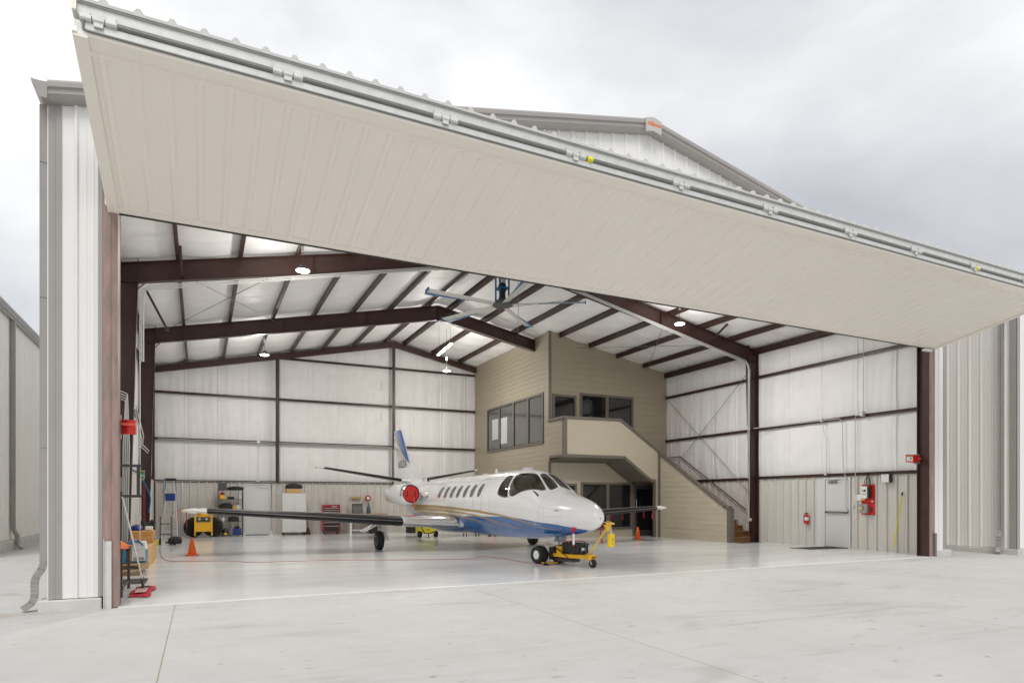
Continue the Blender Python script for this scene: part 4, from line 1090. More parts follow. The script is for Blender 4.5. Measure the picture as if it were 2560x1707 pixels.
for s in (-1, 1):
    sg = lambda st: [(s * q[0],) + q[1:] for q in st]
    wg = surface(sg(WS), 'wing', m_jet, jet)
    boot = [lerp_st(WS, b) for b in (2.22, 3.5, 5, 6.5, 7.25)]
    surface(sg(boot), 'deice_boot', m_boot, wg, i0=10, i1=19, off=.004)
    hb = [lerp_st(WS, b) for b in (2.22, 5, 7.25)]
    mb = MB()                                             # thin grey seam of the boot
    pr = [Vector((q[1] + .010, s * q[0], q[3] + .02)) for q in hb]
    mb.tube(pr, .006, 5); mb.build('boot_seam', mat('grey_seam', (.25, .25, .25), .4), wg)
    bare = [lerp_st(WS, b) for b in (.70, .86, 1.5, 2.19)]
    surface(sg(bare), 'leading_edge', m_chrome, wg, i0=9, i1=20, off=.006)
    # tip fairing with lamp
    mb = MB().lathe([(.075, 0), (.07, .10), (.05, .22)], c=(.52, s * 7.48, 1.21), axis=(0, s, 0), n=14); mb.build('tip_fairing', m_jet, wg, smooth=True)
    MB().lathe([(.045, 0), (.05, .03), (.04, .10), (.005, .14)], c=(.52, s * 7.70, 1.21), axis=(0, s, 0), n=12).build('nav_lamp', mat('nav_glass', (.75, .70, .60), .1), wg, smooth=True)
    for b in (5.6, 6.4, 7.2): 
        q = lerp_st(WS, b); MB().tube([(q[1] - q[2], s * b, q[3]), (q[1] - q[2] - .12, s * b, q[3] - .01)], .005, 4).build('static_wick', m_black, wg)
    # main gear
    yb = s * 2.60
    mb = MB().tube([(-.05, yb - s * .16, .78), (-.02, yb - s * .17, .30)], .045, 10).tube([(.0, yb - s * .17, .28), (0, yb, .28)], .03, 8).bar((.05, yb - s * .15, .70), (.28, yb - s * .2, .30), .03)
    mb.bar((-.05, yb - s * .17, .75), (-.05, yb - s * .55, .86), .04)
    gr = mb.build('main_gear', m_white, jet)
    ty = MB().lathe([(.13, -.09), (.22, -.105), (.265, -.085), (.285, -.04), (.285, .04), (.265, .085), (.22, .105), (.13, .09)], c=(0, yb, .285), axis=(0, 1, 0), n=32).build('tyre', m_tyre, gr, smooth=True)
    MB().lathe([(.02, -.06), (.12, -.075), (.14, -.095), (.145, -.095), (.145, .095), (.14, .095), (.12, .075), (.02, .06)], c=(0, yb, .285), axis=(0, 1, 0), n=24).build('rim', m_white, gr, smooth=True)
    mb = MB(); mb.box(-.30, .30, -.012, .012, -.55, 0, M=Matrix.Translation((0, yb + s * .02, .82)) @ Matrix.Rotation(R(s * 62), 4, 'X')); mb.build('gear_door', m_jet, gr)
    mb = MB(); mb.box(-.18, .18, -.01, .01, -.34, 0, M=Matrix.Translation((0, yb - s * .22, .82)) @ Matrix.Rotation(R(-s * 70), 4, 'X')); mb.build('gear_door', m_jet, gr)
# belly fairing
mb = MB(); mb.grid(lambda u, v: Vector((1.55 - 3.6 * u, (-1 + 2 * v) * 1.0 * math.sin(PI * min(1, .12 + .80 * u)) ** .45, .74 - .28 * math.sin(PI * v) ** .6 * math.sin(PI * min(1, .06 + .9 * u)) ** .5)), 24, 20)
mb.build('belly_fairing', m_jetblue, jet, smooth=True, ang=80)
# tailplane
TS = [(.05, -4.75, 1.55, 2.19, .10), (3.20, -6.10, .85, 2.74, .09), (3.28, -6.2, .7, 2.75, .06)]
for s in (-1, 1):
    sg = lambda st: [(s * q[0],) + q[1:] for q in st]
    ts = surface(sg(TS), 'tailplane', m_jet, jet)
    surface(sg([lerp_st(TS, b) for b in (.42, 1.5, 3.1)]), 'deice_boot', m_boot, ts, i0=10, i1=19, off=.004)
    MB().tube([(-6.3, s * 3.28, 2.76), (-6.9, s * 3.28, 2.76)], .035, 8).build('tip_weight', m_jet, ts)
# fin: stations along z
FS = [(0, -4.35, 3.0, 2.05, .06), (0, -4.92, 2.45, 2.45, .075), (0, -5.2, 2.18, 2.96, .085), (0, -6.46, .93, 4.34, .09), (0, -6.52, .84, 4.37, .05)]
fin = surface(FS, 'fin', m_jet, jet, vertical=True)
mb = MB()                                                # dorsal fillet
n = 16
rows = []
for i in range(n + 1):
    a = -2.6 - 2.5 * i / n; zt = 2.20 + .34 * (i / n) ** 2.2; hw = .015 + .10 * (i / n)
    rows.append([Vector((a, -hw * 1.6, 2.10)), Vector((a, -hw * .8, (zt + 2.1) / 2)), Vector((a, 0, zt)), Vector((a, hw * .8, (zt + 2.1) / 2)), Vector((a, hw * 1.6, 2.10))])
mb.add([p for r in rows for p in r], [(i * 5 + j, i * 5 + j + 1, (i + 1) * 5 + j + 1, (i + 1) * 5 + j) for i in range(n) for j in range(4)])
mb.build('dorsal_fillet', m_jet, jet, smooth=True, ang=80)
def fin_y(a, z):                                         # half thickness of the fin at (a,z)
    for q, r in zip(FS[:-1], FS[1:]):
        if q[3] <= z <= r[3]:
            k = (z - q[3]) / (r[3] - q[3]); le = q[1] + (r[1] - q[1]) * k; ch = q[2] + (r[2] - q[2]) * k; tc = q[4] + (r[4] - q[4]) * k
            x = min(max((le - a) / ch, 0), 1); return ch * 5 * tc * (.2969 * math.sqrt(x) - .126 * x - .3516 * x * x + .2843 * x**3 - .1036 * x**4)
    return .03
def finpatch(poly, off, name, mt):
    for s in (-1, 1):
        pl = []
        for i in range(len(poly)):
            p, q = poly[i], poly[(i + 1) % len(poly)]
            for k in range(6): pl.append((p[0] + (q[0] - p[0]) * k / 6, p[1] + (q[1] - p[1]) * k / 6))
        pts = list(pl); xs = [p[0] for p in pl]; zs = [p[1] for p in pl]; a = min(xs)
        while a < max(xs):
            z = min(zs)
            while z < max(zs):
                if inside((a, z), pl): pts.append((a, z))
                z += .08
            a += .06
        m = len(pl)
        r = delaunay_2d_cdt([Vector(p) for p in pts], [(i, (i + 1) % m) for i in range(m)], [list(range(m))], 1, 1e-5)
        mb = MB(); mb.add([(v.x, s * ((fin_y(v.x, v.y) * (1 if s < 0 else 1)) + off), v.y) for v in r[0]], [tuple(f) for f in r[2]])
        mb.build(name, mt, fin, smooth=True, ang=80)
finpatch([(-6.44, 4.33), (-7.33, 4.32), (-7.32, 4.14), (-7.05, 4.10), (-6.7, 3.92), (-6.2, 3.55), (-5.7, 3.18), (-5.15, 2.90), (-5.22, 2.96)], .006, 'blue_tip', m_jetblue)
finpatch([(-7.3, 4.05), (-7.0, 4.0), (-6.6, 3.78), (-6.1, 3.42), (-5.6, 3.08), (-5.62, 3.05), (-6.1, 3.36), (-6.6, 3.70), (-7.0, 3.92), (-7.3, 3.96)], .006, 'gold_stripe', m_gold)
finpatch([(-7.2, 3.66), (-6.9, 3.60), (-6.2, 3.26), (-5.75, 3.06), (-5.78, 3.03), (-6.2, 3.22), (-6.9, 3.55), (-7.2, 3.61)], .006, 'gold_stripe', m_gold)
finpatch([(-6.9, 3.38), (-6.3, 3.16), (-5.9, 3.04), (-6.3, 3.13), (-6.9, 3.34)], .006, 'gold_stripe', m_gold)
for s in (-1, 1):
    Mx = basis((-s, 0, 0), (0, 0, 1), (0, s, 0), (-6.05, s * .118, 2.90)) if s > 0 else basis((1, 0, 0), (0, 0, 1), (0, -1, 0), (-6.05, -.118, 2.90))
    rg = text_mesh('registration', 'N83ZA', .40, mat('registration_blue', (.03, .045, .09), .4), fin, Mx, bold=.004, depth=0)
    for v in rg.data.vertices: v.co.y = s * (fin_y(v.co.x, v.co.z) + .005)
finpatch([(-6.62, 2.4), (-6.85, 4.15), (-6.868, 4.15), (-6.638, 2.4)], .004, 'rudder_line', m_seam)
# engines
for s in (-1, 1):
    c = Vector((-1.15, s * 1.25, 1.685))
    mb = MB().lathe([(.275, 0), (.295, .012), (.315, -.03), (.345, -.18), (.365, -.6), (.36, -1.2), (.32, -1.8), (.25, -2.25), (.235, -2.3)], c=c, axis=(1, 0, 0), n=36, cap=False)
    en = mb.build('engine', m_jet, jet, smooth=True)
    MB().lathe([(.262, -.10), (.268, .0), (.283, .022), (.305, .008), (.324, -.05), (.338, -.13)], c=c, axis=(1, 0, 0), n=36, cap=False).build('intake_lip', m_chrome, en, smooth=True)
    MB().lathe([(.23, -2.25), (.20, -2.45), (.17, -2.5), (.001, -2.45)], c=c, axis=(1, 0, 0), n=24, cap=False).build('exhaust', m_galv_dark, en, smooth=True)
    for dz in (-1, 1):
        MB().grid(lambda u, v: c + Vector((-1.9 - .55 * u, .30 * math.cos(R(30 + 120 * v)) * (1 - .2 * u), dz * .315 * math.sin(R(30 + 120 * v)) * (1 - .2 * u))), 4, 10).build('thrust_reverser', m_jet, en, smooth=True)
    mb = MB()
    A = airfoil(tc=.10); st = [(s * .45, -.95, 2.2, 1.72), (s * 1.1, -1.35, 1.8, 1.70)]
    mb.add([(le - x * ch, b, z + y * ch) for (b, le, ch, z) in st for x, y in A], [(j, j + 1, len(A) + j + 1, len(A) + j) for j in range(len(A) - 1)])
    mb.build('pylon', m_jet, jet, smooth=True)
    MB().box(-.95, -.80, s * .80, s * .96, 1.62, 1.72).build('pylon_intake', m_jet, jet, bevel=.02)
    MB().tube([c + Vector((-.5, s * .1, -.36)), c + Vector((-2.3, s * .1, -.24))], .015, 5).build('gold_stripe', m_gold, en)
    nm_ = 'starboard' if s < 0 else 'port'
# air scoop on the dorsal
MB().xz([(-2.75, 2.12), (-2.75, 2.32), (-3.3, 2.18), (-3.3, 2.12)], -.16, -.06).build('air_scoop', m_jet, jet)
MB().box(-2.752, -2.742, -.15, -.07, 2.16, 2.29).build('scoop_opening', m_black, jet)
# nose gear with doors and light
mb = MB().tube([(6.02, 0, .72), (6.05, 0, .30)], .045, 10).tube([(6.05, 0, .42), (6.22, 0, .70)], .02, 8)
mb.bar((6.0, -.13, .38), (6.0, .13, .38), .05).bar((5.99, -.13, .40), (6.06, -.13, .22), .05, .03).bar((5.99, .13, .40), (6.06, .13, .22), .05, .03)
mb.tube([(6.1, -.08, .55), (6.2, -.12, .50)], .05, 8).tube([(6.1, .08, .55), (6.2, .12, .50)], .05, 8)
ng = mb.build('nose_gear', m_white, jet)
MB().lathe([(.08, -.06), (.15, -.075), (.20, -.06), (.215, -.02), (.215, .02), (.20, .06), (.15, .075), (.08, .06)], c=(6.06, 0, .225), axis=(0, 1, 0), n=28).build('tyre', m_tyre, ng, smooth=True)
MB().lathe([(.01, -.05), (.09, -.06), (.09, .06), (.01, .05)], c=(6.06, 0, .225), axis=(0, 1, 0), n=20).build('rim', m_white, ng, smooth=True)
for s in (-1, 1):
    MB().xz([(5.80, .70), (6.2, .70), (6.12, .50), (5.88, .50)], s * .16 - .008, s * .16 + .008).build('gear_door', m_jet, ng)

# ============================================================ things around the aircraft
def streamer(name, label, cat, top, L, wd=.045, lean=(0, 0), group=None, mt=m_redfab, seed=0):
    t = thing(name, label, cat, top, 0, group)
    rnd = random.Random(seed); ph = rnd.random() * 6
    mb = MB(); vs = []
    for i in range(11):
        q = i / 10; x = lean[0] * q + .008 * math.sin(q * 5 + ph); y = lean[1] * q + .008 * math.cos(q * 4 + ph); a = .5 * math.sin(q * 3 + ph)
        for s in (-1, 1): vs.append((x + s * wd / 2 * math.cos(a), y + s * wd / 2 * math.sin(a), -L * q))
    mb.add(vs, [(2 * i, 2 * i + 1, 2 * i + 3, 2 * i + 2) for i in range(10)])
    mb.build('ribbon', mt, t, fixn=False)
    mb = MB(); mb.box(-.012, .012, -.012, .012, -.01, .025); mb.build('clip', m_redfab, t)
    mb = MB()
    for k in range(5): z = -L * (.30 + .12 * k); mb.box(-.012 + lean[0] * .5, .012 + lean[0] * .5, -.012 + lean[1] * .5, -.008 + lean[1] * .5, z - .012, z + .012)
    return t
JM = Matrix.Translation((8.42, 8.60, 0)) @ Matrix.Rotation(R(-89.4), 4, 'Z')
def jw(a, b, z): return JM @ Vector((a, -b, z))        # b positive to starboard
nth = ['nearest the nose', 'second outward from the nose', 'middle of the five', 'next but one to the wing tip', 'hanging right at the wing tip']
for i, (b, L) in enumerate(((5.95, .34), (6.5, .27), (7.0, .24), (7.45, .26), (7.85, .30))):
    p = jw(-.30, -b, 1.02 + .0 * i)
    p.z = 1.045 + .05 * (b - 6) * .5
    streamer('warning_streamer', 'red warning ribbon under the far wing, ' + nth[i], 'streamer', p, L, .045, (0, 0), 'red ribbons hanging under the far wing', seed=i)
p = jw(7.2, .30, .865)
t = streamer('pitot_cover', 'red cover with white streamer on the probe facing the camera under the nose', 'pitot cover', p, .36, .045, (.0, 0), 'red probe covers under the nose', seed=9)
MB().lathe([(.02, -.05), (.038, -.03), (.04, .05), (.02, .08)], axis=(.2, -.9, .1), n=10).build('cover', m_redfab, t, smooth=True)
mb = MB().box(-.026, .026, -.018, -.012, -.33, -.10); mb.build('white_stripe', m_white, t)
p = jw(6.95, -.54, .93)
t = streamer('pitot_cover', 'red cover and thin red streamer on the far probe behind the yellow tow handle', 'pitot cover', p, .42, .04, (.08, 0), 'red probe covers under the nose', seed=3)
MB().lathe([(.02, -.05), (.038, -.03), (.04, .05), (.02, .08)], axis=(.2, -.9, .1), n=10).build('cover', m_redfab, t, smooth=True)
# engine intake plugs
for s, lab in ((1, 'round red intake plug with black straps in the engine facing the camera'), (-1, 'round red intake plug in the engine on the far side of the jet')):
    c = jw(-1.165, s * 1.25, 1.685)
    t = thing('intake_plug', lab, 'engine cover', c, R(-89.4), 'red intake plugs of the jet')
    MB().lathe([(.262, -.06), (.262, .0), (.25, .018), (.001, .022)], axis=(1, 0, 0), n=32, cap=False).build('pad', m_red, t, smooth=True)
    for yy in (-.13, .14): MB().box(.022, .034, yy - .014, yy + .014, -.10, .10).build('strap', m_black, t, bevel=.004)
    MB().box(.021, .025, -.08, .08, .10, .125).build('stitching', mat('dull_red', (.35, .06, .04), .7), t)
    if s > 0:
        mb = MB().box(.04, .046, .075, .115, -.44, -.11); mb.build('streamer', mat('pink_streamer', (.70, .12, .13), .7), t)
# towing tug
tug = thing('aircraft_tug', 'yellow electric tug with fat black tyres lifting the nose wheel of the jet', 'tug', (8.46, 2.88, 0), R(11))
for s in (-1, 1):
    ty = MB().lathe([(.085, -.10), (.16, -.125), (.195, -.11), (.212, -.06), (.215, 0), (.212, .06), (.195, .11), (.16, .125), (.085, .10)], c=(s * .32, 0, .215), axis=(1, 0, 0), n=36).build('tyre', m_tyre, tug, smooth=True)
    MB().lathe([(.001, -.112), (.06, -.115), (.112, -.104), (.118, -.095), (.118, .095), (.112, .104), (.06, .115), (.001, .112)], c=(s * .32, 0, .215), axis=(1, 0, 0), n=24, cap=False).build('hub', m_white, ty, smooth=True)
mb = MB()
for s in (-.17, .17): mb.box(s - .03, s + .03, -.90, .02, .19, .27)
mb.box(-.20, .20, -.98, -.90, .19, .28).bar((-.16, -.94, .235), (-.02, -1.36, .235), .08, .085).bar((.16, -.94, .235), (.02, -1.36, .235), .08, .085)
mb.box(-.11, .11, -1.44, -1.32, .18, .29).box(-.20, .20, -.48, -.44, .19, .40).box(-.20, -.12, -.62, -.44, .27, .44)
mb.build('frame', m_yellow, tug, bevel=.006)
MB().box(-.22, .22, -.03, .03, .19, .24).build('axle', m_darkgrey, tug)
mb = MB().xy([(-.42, -.30), (-.10, -.42), (-.05, -.30), (-.40, -.16)], .035, .06); mb.build('cradle_plate', m_yellow, tug)
mb = MB().box(-.16, .20, -1.10, -.62, .285, .50).box(-.17, .21, -1.11, -.61, .47, .52); mb.build('battery', m_blackplastic, tug, bevel=.015)
mb = MB()
for x in (-.05, .08): mb.bar((x, -1.115, .30), (x, -1.115, .50), .02, .02); mb.bar((x, -1.11, .525), (x, -.62, .525), .02, .012)
mb.build('battery_strap', m_darkgrey, tug)
MB().tube([(.17, -1.05, .53), (.1, -.95, .57), (-.1, -.8, .56), (-.14, -.66, .54)], .012, 6).build('red_cable', m_red, tug)
MB().lathe([(.06, -.10), (.075, -.08), (.075, .10), (.06, .12)], c=(-.06, -.55, .34), axis=(1, .2, 0), n=16).build('motor', m_blackplastic, tug, smooth=True)
mb = MB().tube([(-.22, -.35, .42), (-.21, -.55, .36), (-.2, -.85, .2), (-.05, -.9, .14)], .012, 6); mb.build('hose', m_black, tug)
mb = MB().box(-.15, .10, -.95, -.30, .09, .16); mb.build('drive_box', m_darkgrey, tug, bevel=.02)
mb = MB().box(-.26, -.20, -.34, -.26, .12, .40).box(-.27, -.12, -.42, -.30, .33, .42); mb.build('winch', m_blackplastic, tug, bevel=.008)
MB().tube([(.19, -.66, .40), (.24, -.80, .30), (.22, -1.0, .24), (.12, -1.2, .29)], .009, 6).build('cable', m_black, tug)
MB().box(-.05, .07, -1.113, -1.111, .36, .42).build('sticker', m_white, tug)
mb = MB()
for k in range(5): mb.box(-.03 + .03 * k, -.015 + .03 * k, -1.446, -1.4405, .21, .25)
mb.build('warning_stripes', m_black, tug)
# handle
mb = MB().bar((.03, -1.30, .29), (.12, -1.83, .97), .045, .03)
mb.xz([(-.17, .86), (-.02, .74), (.06, .93), (-.15, .98)], -1.80, -1.77) if False else None
mb.build('handle_bar', mat('worn_yellow', (.78, .60, .10), .4), tug)
mb = MB().prism([(-.12, 0), (.0, -.17), (.10, -.03), (.10, .02), (-.12, .02)], lambda p: (.08 + p[0], -1.83, .96 + p[1]), lambda p: (.08 + p[0], -1.80, .96 + p[1]))
mb.tube([(-.06, -1.83, .98), (.22, -1.87, .975)], .018, 8).tube([(.0, -1.80, 1.0), (.1, -1.82, 1.03), (.18, -1.85, .99)], .012, 6)
mb.build('handle_head', m_yellow, tug)
MB().tube([(-.14, -1.85, .985), (-.02, -1.84, .985)], .022, 8).build('grip', m_black, tug)
# front caster
mb = MB().bar((.0, -1.38, .19), (.0, -1.44, .08), .09, .02).build('caster_fork', m_galv, tug)
MB().lathe([(.03, -.022), (.085, -.028), (.10, -.015), (.10, .015), (.085, .028), (.03, .022)], c=(.0, -1.44, .10), axis=(1, .1, 0), n=24).build('caster', m_tyre, tug, smooth=True)
# yellow remote on cords
t = thing('hanging_block', 'yellow block hanging on two pale cords from the tug handle', 'chock', (9.0, 1.16, .76), R(20))
MB().box(-.085, .085, -.045, .045, -.29, 0).build('block', mat('pure_yellow', (.90, .60, .005), .35), t, bevel=.02)
mb = MB()
for dz in (-.10, -.135, -.165, -.195, -.225): mb.box(-.02, .02 if dz != -.165 else .0, -.0475, -.0455, dz - .006, dz + .006)
mb.box(-.003, .003, -.0475, -.0455, -.13, -.09)
mb.build('lettering', mat('dark_amber', (.22, .12, .01), .5), t)
MB().tube([(-.022, 0, -.01), (-.022, 0, .21)], .009, 6).build('cord', mat('pale_cord', (.62, .58, .50), .8), t)
MB().tube([(.022, 0, -.01), (-.005, 0, .21)], .009, 6).build('cord', MATS['pale_cord'], t)
t = MB().prism([(0, 0), (.12, 0), (.02, .07)], lambda p: (8.0 + p[0], 2.38 - p[0] * .4, .007 + p[1]), lambda p: (8.06 + p[0], 2.44 - p[0] * .4, .007 + p[1])).build('wheel_chock', m_black)
tag(t, 'small black rubber chock on the floor beside the fat tug tyre', 'wheel chock')
# cones
def cone():
    t = thing('traffic_cone', 'orange traffic cone standing on the floor under the near wing tip', 'traffic cone', (.825, 8.95, .006), 0, 'orange cones at the wing tips')
    mb = MB(); pl = []
    for k in range(8):
        a = R(22.5 + 45 * k); pl.append((.185 * math.cos(a), .185 * math.sin(a)))
    mb.xy([(-.17, -.12), (-.12, -.17), (.12, -.17), (.17, -.12), (.17, .12), (.12, .17), (-.12, .17), (-.17, .12)], .0, .022)
    mb.build('base', m_orange, t, bevel=.006)
    MB().lathe([(.118, .02), (.112, .035), (.028, .455), (.022, .46), (.0205, .40)], n=28, cap=False).build('cone_body', m_orange, t, smooth=True)
    return t
c1 = cone(); c2 = copy_tree(c1); c2.location = (16.06, 9.60, .006); c2['label'] = 'orange traffic cone standing on the floor before the dark office door'
# extension cord
CORD = [(-.1, 11.5), (.036, 9.98), (.12, 8.6), (.30, 7.4), (.7, 6.95), (1.54, 6.7), (2.2, 5.95), (2.93, 5.93), (4.2, 5.65), (5.0, 5.3), (6.52, 4.72), (7.17, 4.65), (7.5, 5.05), (7.80, 5.0), (7.88, 4.3), (7.95, 3.4), (8.02, 2.75), (8.12, 2.5), (8.4, 2.4)]
def catmull(P, n=8):
    o = []
    for i in range(len(P) - 1):
        p0, p1, p2, p3 = (Vector(P[max(i - 1, 0)]), Vector(P[i]), Vector(P[i + 1]), Vector(P[min(i + 2, len(P) - 1)]))
        for k in range(n):
            t = k / n; o.append(.5 * ((2 * p1) + (p2 - p0) * t + (2 * p0 - 5 * p1 + 4 * p2 - p3) * t * t + (3 * p1 - p0 - 3 * p2 + p3) * t**3))
    o.append(Vector(P[-1])); return o
cd = MB().tube([(p.x, p.y, .012) for p in catmull(CORD)], .006, 6).build('power_cord', mat('cord_orange', (.42, .17, .11), .5), smooth=True)
cd.name = 'power_cord'; tag(cd, 'thin orange extension cord winding over the white floor to the tug', 'cord')

# ============================================================ along the back wall
def castor(parent, x, y, r=.04, z=.006):
    MB().lathe([(.01, -.016), (r, -.016), (r, .016), (.01, .016)], c=(x, y, z + r), axis=(1, 0, 0), n=16).bar((x, y, z + r), (x, y + .01, z + 2.1 * r), .045, .012).build('castor', m_black, parent)
# stepladder
t = thing('stepladder', 'tall blue and silver stepladder with a blue bucket beside the back corner', 'ladder', (0, 17.35, .006))
H = 2.25
for s in (-1, 1):
    MB().bar((s * .26, -.05, 0), (s * .16, .28, H), .03, .075).build('rail', m_alu, t)
    MB().bar((s * .27, .62, 0), (s * .17, .34, H), .028, .07).build('rear_rail', m_blue, t)
    MB().bar((s * .215, .155, 1.35), (s * .165, .28, H + .01), .034, .08).build('rail_sleeve', m_blue, t)
for k in range(7):
    q = (k + 1) / 8; w_ = .26 - .10 * q
    MB().box(-w_, w_, -.05 + .33 * q - .04, -.05 + .33 * q + .04, H * q - .012, H * q + .012).build('step', m_alu, t)
for q in (.12, .4, .7): MB().bar((-.26 + .1 * q, .62 - .28 * q, H * q), (.26 - .1 * q, .62 - .28 * q, H * q), .02, .03).build('rear_spreader', m_alu, t)
MB().box(-.19, .19, .20, .42, H, H + .07).build('top_cap', m_black, t, bevel=.01)
t2 = thing('bucket', 'dark blue bucket hung halfway up the stepladder', 'bucket', (0, 17.42, 1.46))
MB().box(-.165, .165, -.12, .08, 0, .27).build('shell', m_deepblue, t2, bevel=.03); MB().box(-.18, .18, -.13, .09, .25, .28).build('rim', m_deepblue, t2, bevel=.008)
# red hook rail on the wall
t = thing('tow_bar', 'thin red bar bracket standing between the stepladder and yellow generator', 'tow bar', (.39, 17.8, .006))
for s in (-1, 1): MB().bar((s * .15, 0, .47), (s * .15, 0, 1.09), .035).build('upright', m_red, t)
MB().bar((-.16, 0, 1.08), (.16, 0, 1.08), .02).build('crossbar', m_red, t)
for s in (-1, 1): MB().bar((s * .15, .01, 0), (s * .15, .01, .47), .012).build('leg', m_darkgrey, t)
# yellow ground power cart
t = thing('ground_power_cart', 'yellow ground power cart with grey gauge panel under the near wing tip', 'generator', (1.14, 17.85, .006))
MB().box(-.29, .29, -.2, .25, .24, .86).build('cabinet', m_yellow, t, bevel=.01)
for s in (-1, 1): MB().box(s * .30 - .025, s * .30 + .025, -.22, -.17, .08, .90).build('leg', m_yellow, t)
MB().box(-.25, .25, -.215, -.20, .62, .82).build('panel', m_darkgrey, t)
for x in (-.14, .11): MB().lathe([(.03, 0), (.035, .006), (.001, .008)], c=(x, -.215, .74), axis=(0, -1, 0), n=16, cap=False).build('gauge', m_white, t)
MB().box(-.04, .05, -.222, -.214, .66, .72).build('switch', m_black, t)
MB().lathe([(.2, .86), (.22, .90), (.20, .97), (.1, .99)], n=20).build('reel', m_yellow, t, smooth=True)
for s in (-1, 1): castor(t, s * .27, -.18, .045)
for s, lab in ((-1, 'black rubber tyre leaning left of the yellow ground power cart'), (1, 'black rubber tyre leaning right of the yellow ground power cart')):
    q = MB().lathe([(.17, -.07), (.33, -.085), (.385, -.05), (.40, 0), (.385, .05), (.33, .085), (.17, .07), (.17, -.07)], c=(1.14 + s * .34, 18.25, .41), axis=(s * .35, 1, .1), n=32, cap=False).lathe([(.175, -.05), (.175, .05)], c=(1.14 + s * .34, 18.25, .41), axis=(s * .35, 1, .1), n=24).build('spare_tyre', m_tyre, smooth=True)
    tag(q, lab, 'tyre', 'tyres beside the power cart')
# shelving with its contents
t = thing('shelving_unit', 'tall black wire shelving unit between the power cart and the white door', 'shelf', (2.14, 18.35, .006))
for sx in (-.46, .46):
    for sy in (-.2, .2): MB().bar((sx, sy, 0), (sx, sy, 1.93), .03).build('post', m_darkgrey, t)
SH = [.08, .62, 1.10, 1.52, 1.90]
for z in SH: MB().box(-.47, .47, -.21, .21, z - .02, z).build('shelf', m_darkgrey, t)
def small(name, label, cat, x, y, z, shape, mt, grp=None):
    mb = MB()
    if shape[0] == 'box': mb.box(x - shape[1] / 2, x + shape[1] / 2, y - shape[2] / 2, y + shape[2] / 2, z, z + shape[3])
    elif shape[0] == 'cyl': mb.lathe([(shape[1], 0), (shape[1], shape[2] * .8), (shape[1] * .5, shape[2])], c=(x, y, z), n=14)
    elif shape[0] == 'bag': 
        mb.lathe([(shape[1] * .9, 0), (shape[1], shape[3] * .35), (shape[1] * .85, shape[3] * .75), (shape[1] * .35, shape[3])], n=18)
        rr = random.Random(int(x * 997 + z * 131)); mb.v = [(x + v[0] * (1 + rr.uniform(-.08, .08)), y + v[1] * shape[2] / shape[1] * (1 + rr.uniform(-.08, .08)), z + v[2]) for v in mb.v]
    o = mb.build(name, mt, None, smooth=shape[0] != 'box', bevel=.012 if shape[0] == 'box' else 0)
    return tag(o, label, cat, grp)
S0 = .008
small('storage_crate', 'dark grey crate on the top shelf at its left end', 'crate', 1.84, 18.3, 1.90 + S0, ('box', .32, .3, .27), m_darkgrey)
small('soft_case', 'long black soft case lying on the top shelf', 'case', 2.33, 18.3, 1.90 + S0, ('bag', .33, .16, .15), m_black)
small('tool_case', 'small yellow and black tool case on the second shelf from the top', 'tool box', 1.84, 18.2, 1.52 + S0, ('box', .18, .16, .17), m_yellow)
small('red_can', 'dark red can behind the yellow tool case on the shelf', 'can', 1.84, 18.42, 1.52 + S0, ('cyl', .09, .27), m_red)
small('flat_case', 'flat black case in the middle of the second shelf', 'case', 2.15, 18.3, 1.52 + S0, ('box', .26, .2, .10), m_black)
small('white_jar', 'small white jar at the right end of the second shelf', 'jar', 2.50, 18.25, 1.52 + S0, ('cyl', .05, .13), m_white)
small('duffel_bag', 'black duffel bag on the third shelf from the top', 'bag', 1.98, 18.3, 1.10 + S0, ('bag', .28, .15, .26), m_black)
for i, (x, m_) in enumerate(((2.24, m_yellow), (2.31, m_yellow), (2.38, m_alu), (2.44, m_white), (2.52, m_alu))):
    small('spray_can', ['yellow can nearest the black duffel bag', 'second yellow can from the black duffel bag', 'silver can in the middle of the row on the shelf', 'white can between two silver ones on the shelf', 'silver can at the right end of the row'][i], 'spray can', x, 18.22, 1.10 + S0, ('cyl', .03, .14 + .05 * (i > 1)), m_, 'small cans on the third shelf')
small('paper_box', 'pale green box on the fourth shelf just above the wing', 'box', 2.35, 18.25, .72, ('box', .2, .2, .10), mat('pale_green', (.5, .55, .35), .6)) if False else None
small('hand_tool', 'grey clamp tool standing on the lower shelf at left', 'tool', 1.85, 18.2, .62 + S0, ('cyl', .07, .16), m_alu)
small('black_sack', 'black plastic sack on the lower shelf at right', 'sack', 2.25, 18.25, .62 + S0, ('bag', .22, .15, .20), m_black)
small('battery_charger', 'black and yellow battery charger on the bottom shelf at left', 'charger', 1.95, 18.2, .08 + S0, ('bag', .13, .12, .26), m_blackplastic)
small('charger_label_box', 'little yellow box before the charger on the bottom shelf', 'box', 1.95, 18.06, .08 + S0, ('box', .14, .03, .07), m_yellow)
small('portable_compressor', 'dark blue portable compressor on the bottom shelf at right', 'compressor', 2.38, 18.2, .08 + S0, ('box', .32, .26, .24), m_deepblue)
small('compressor_handle_box', 'black top piece resting on the dark blue compressor', 'lid', 2.38, 18.2, .33, ('box', .2, .1, .09), m_black)
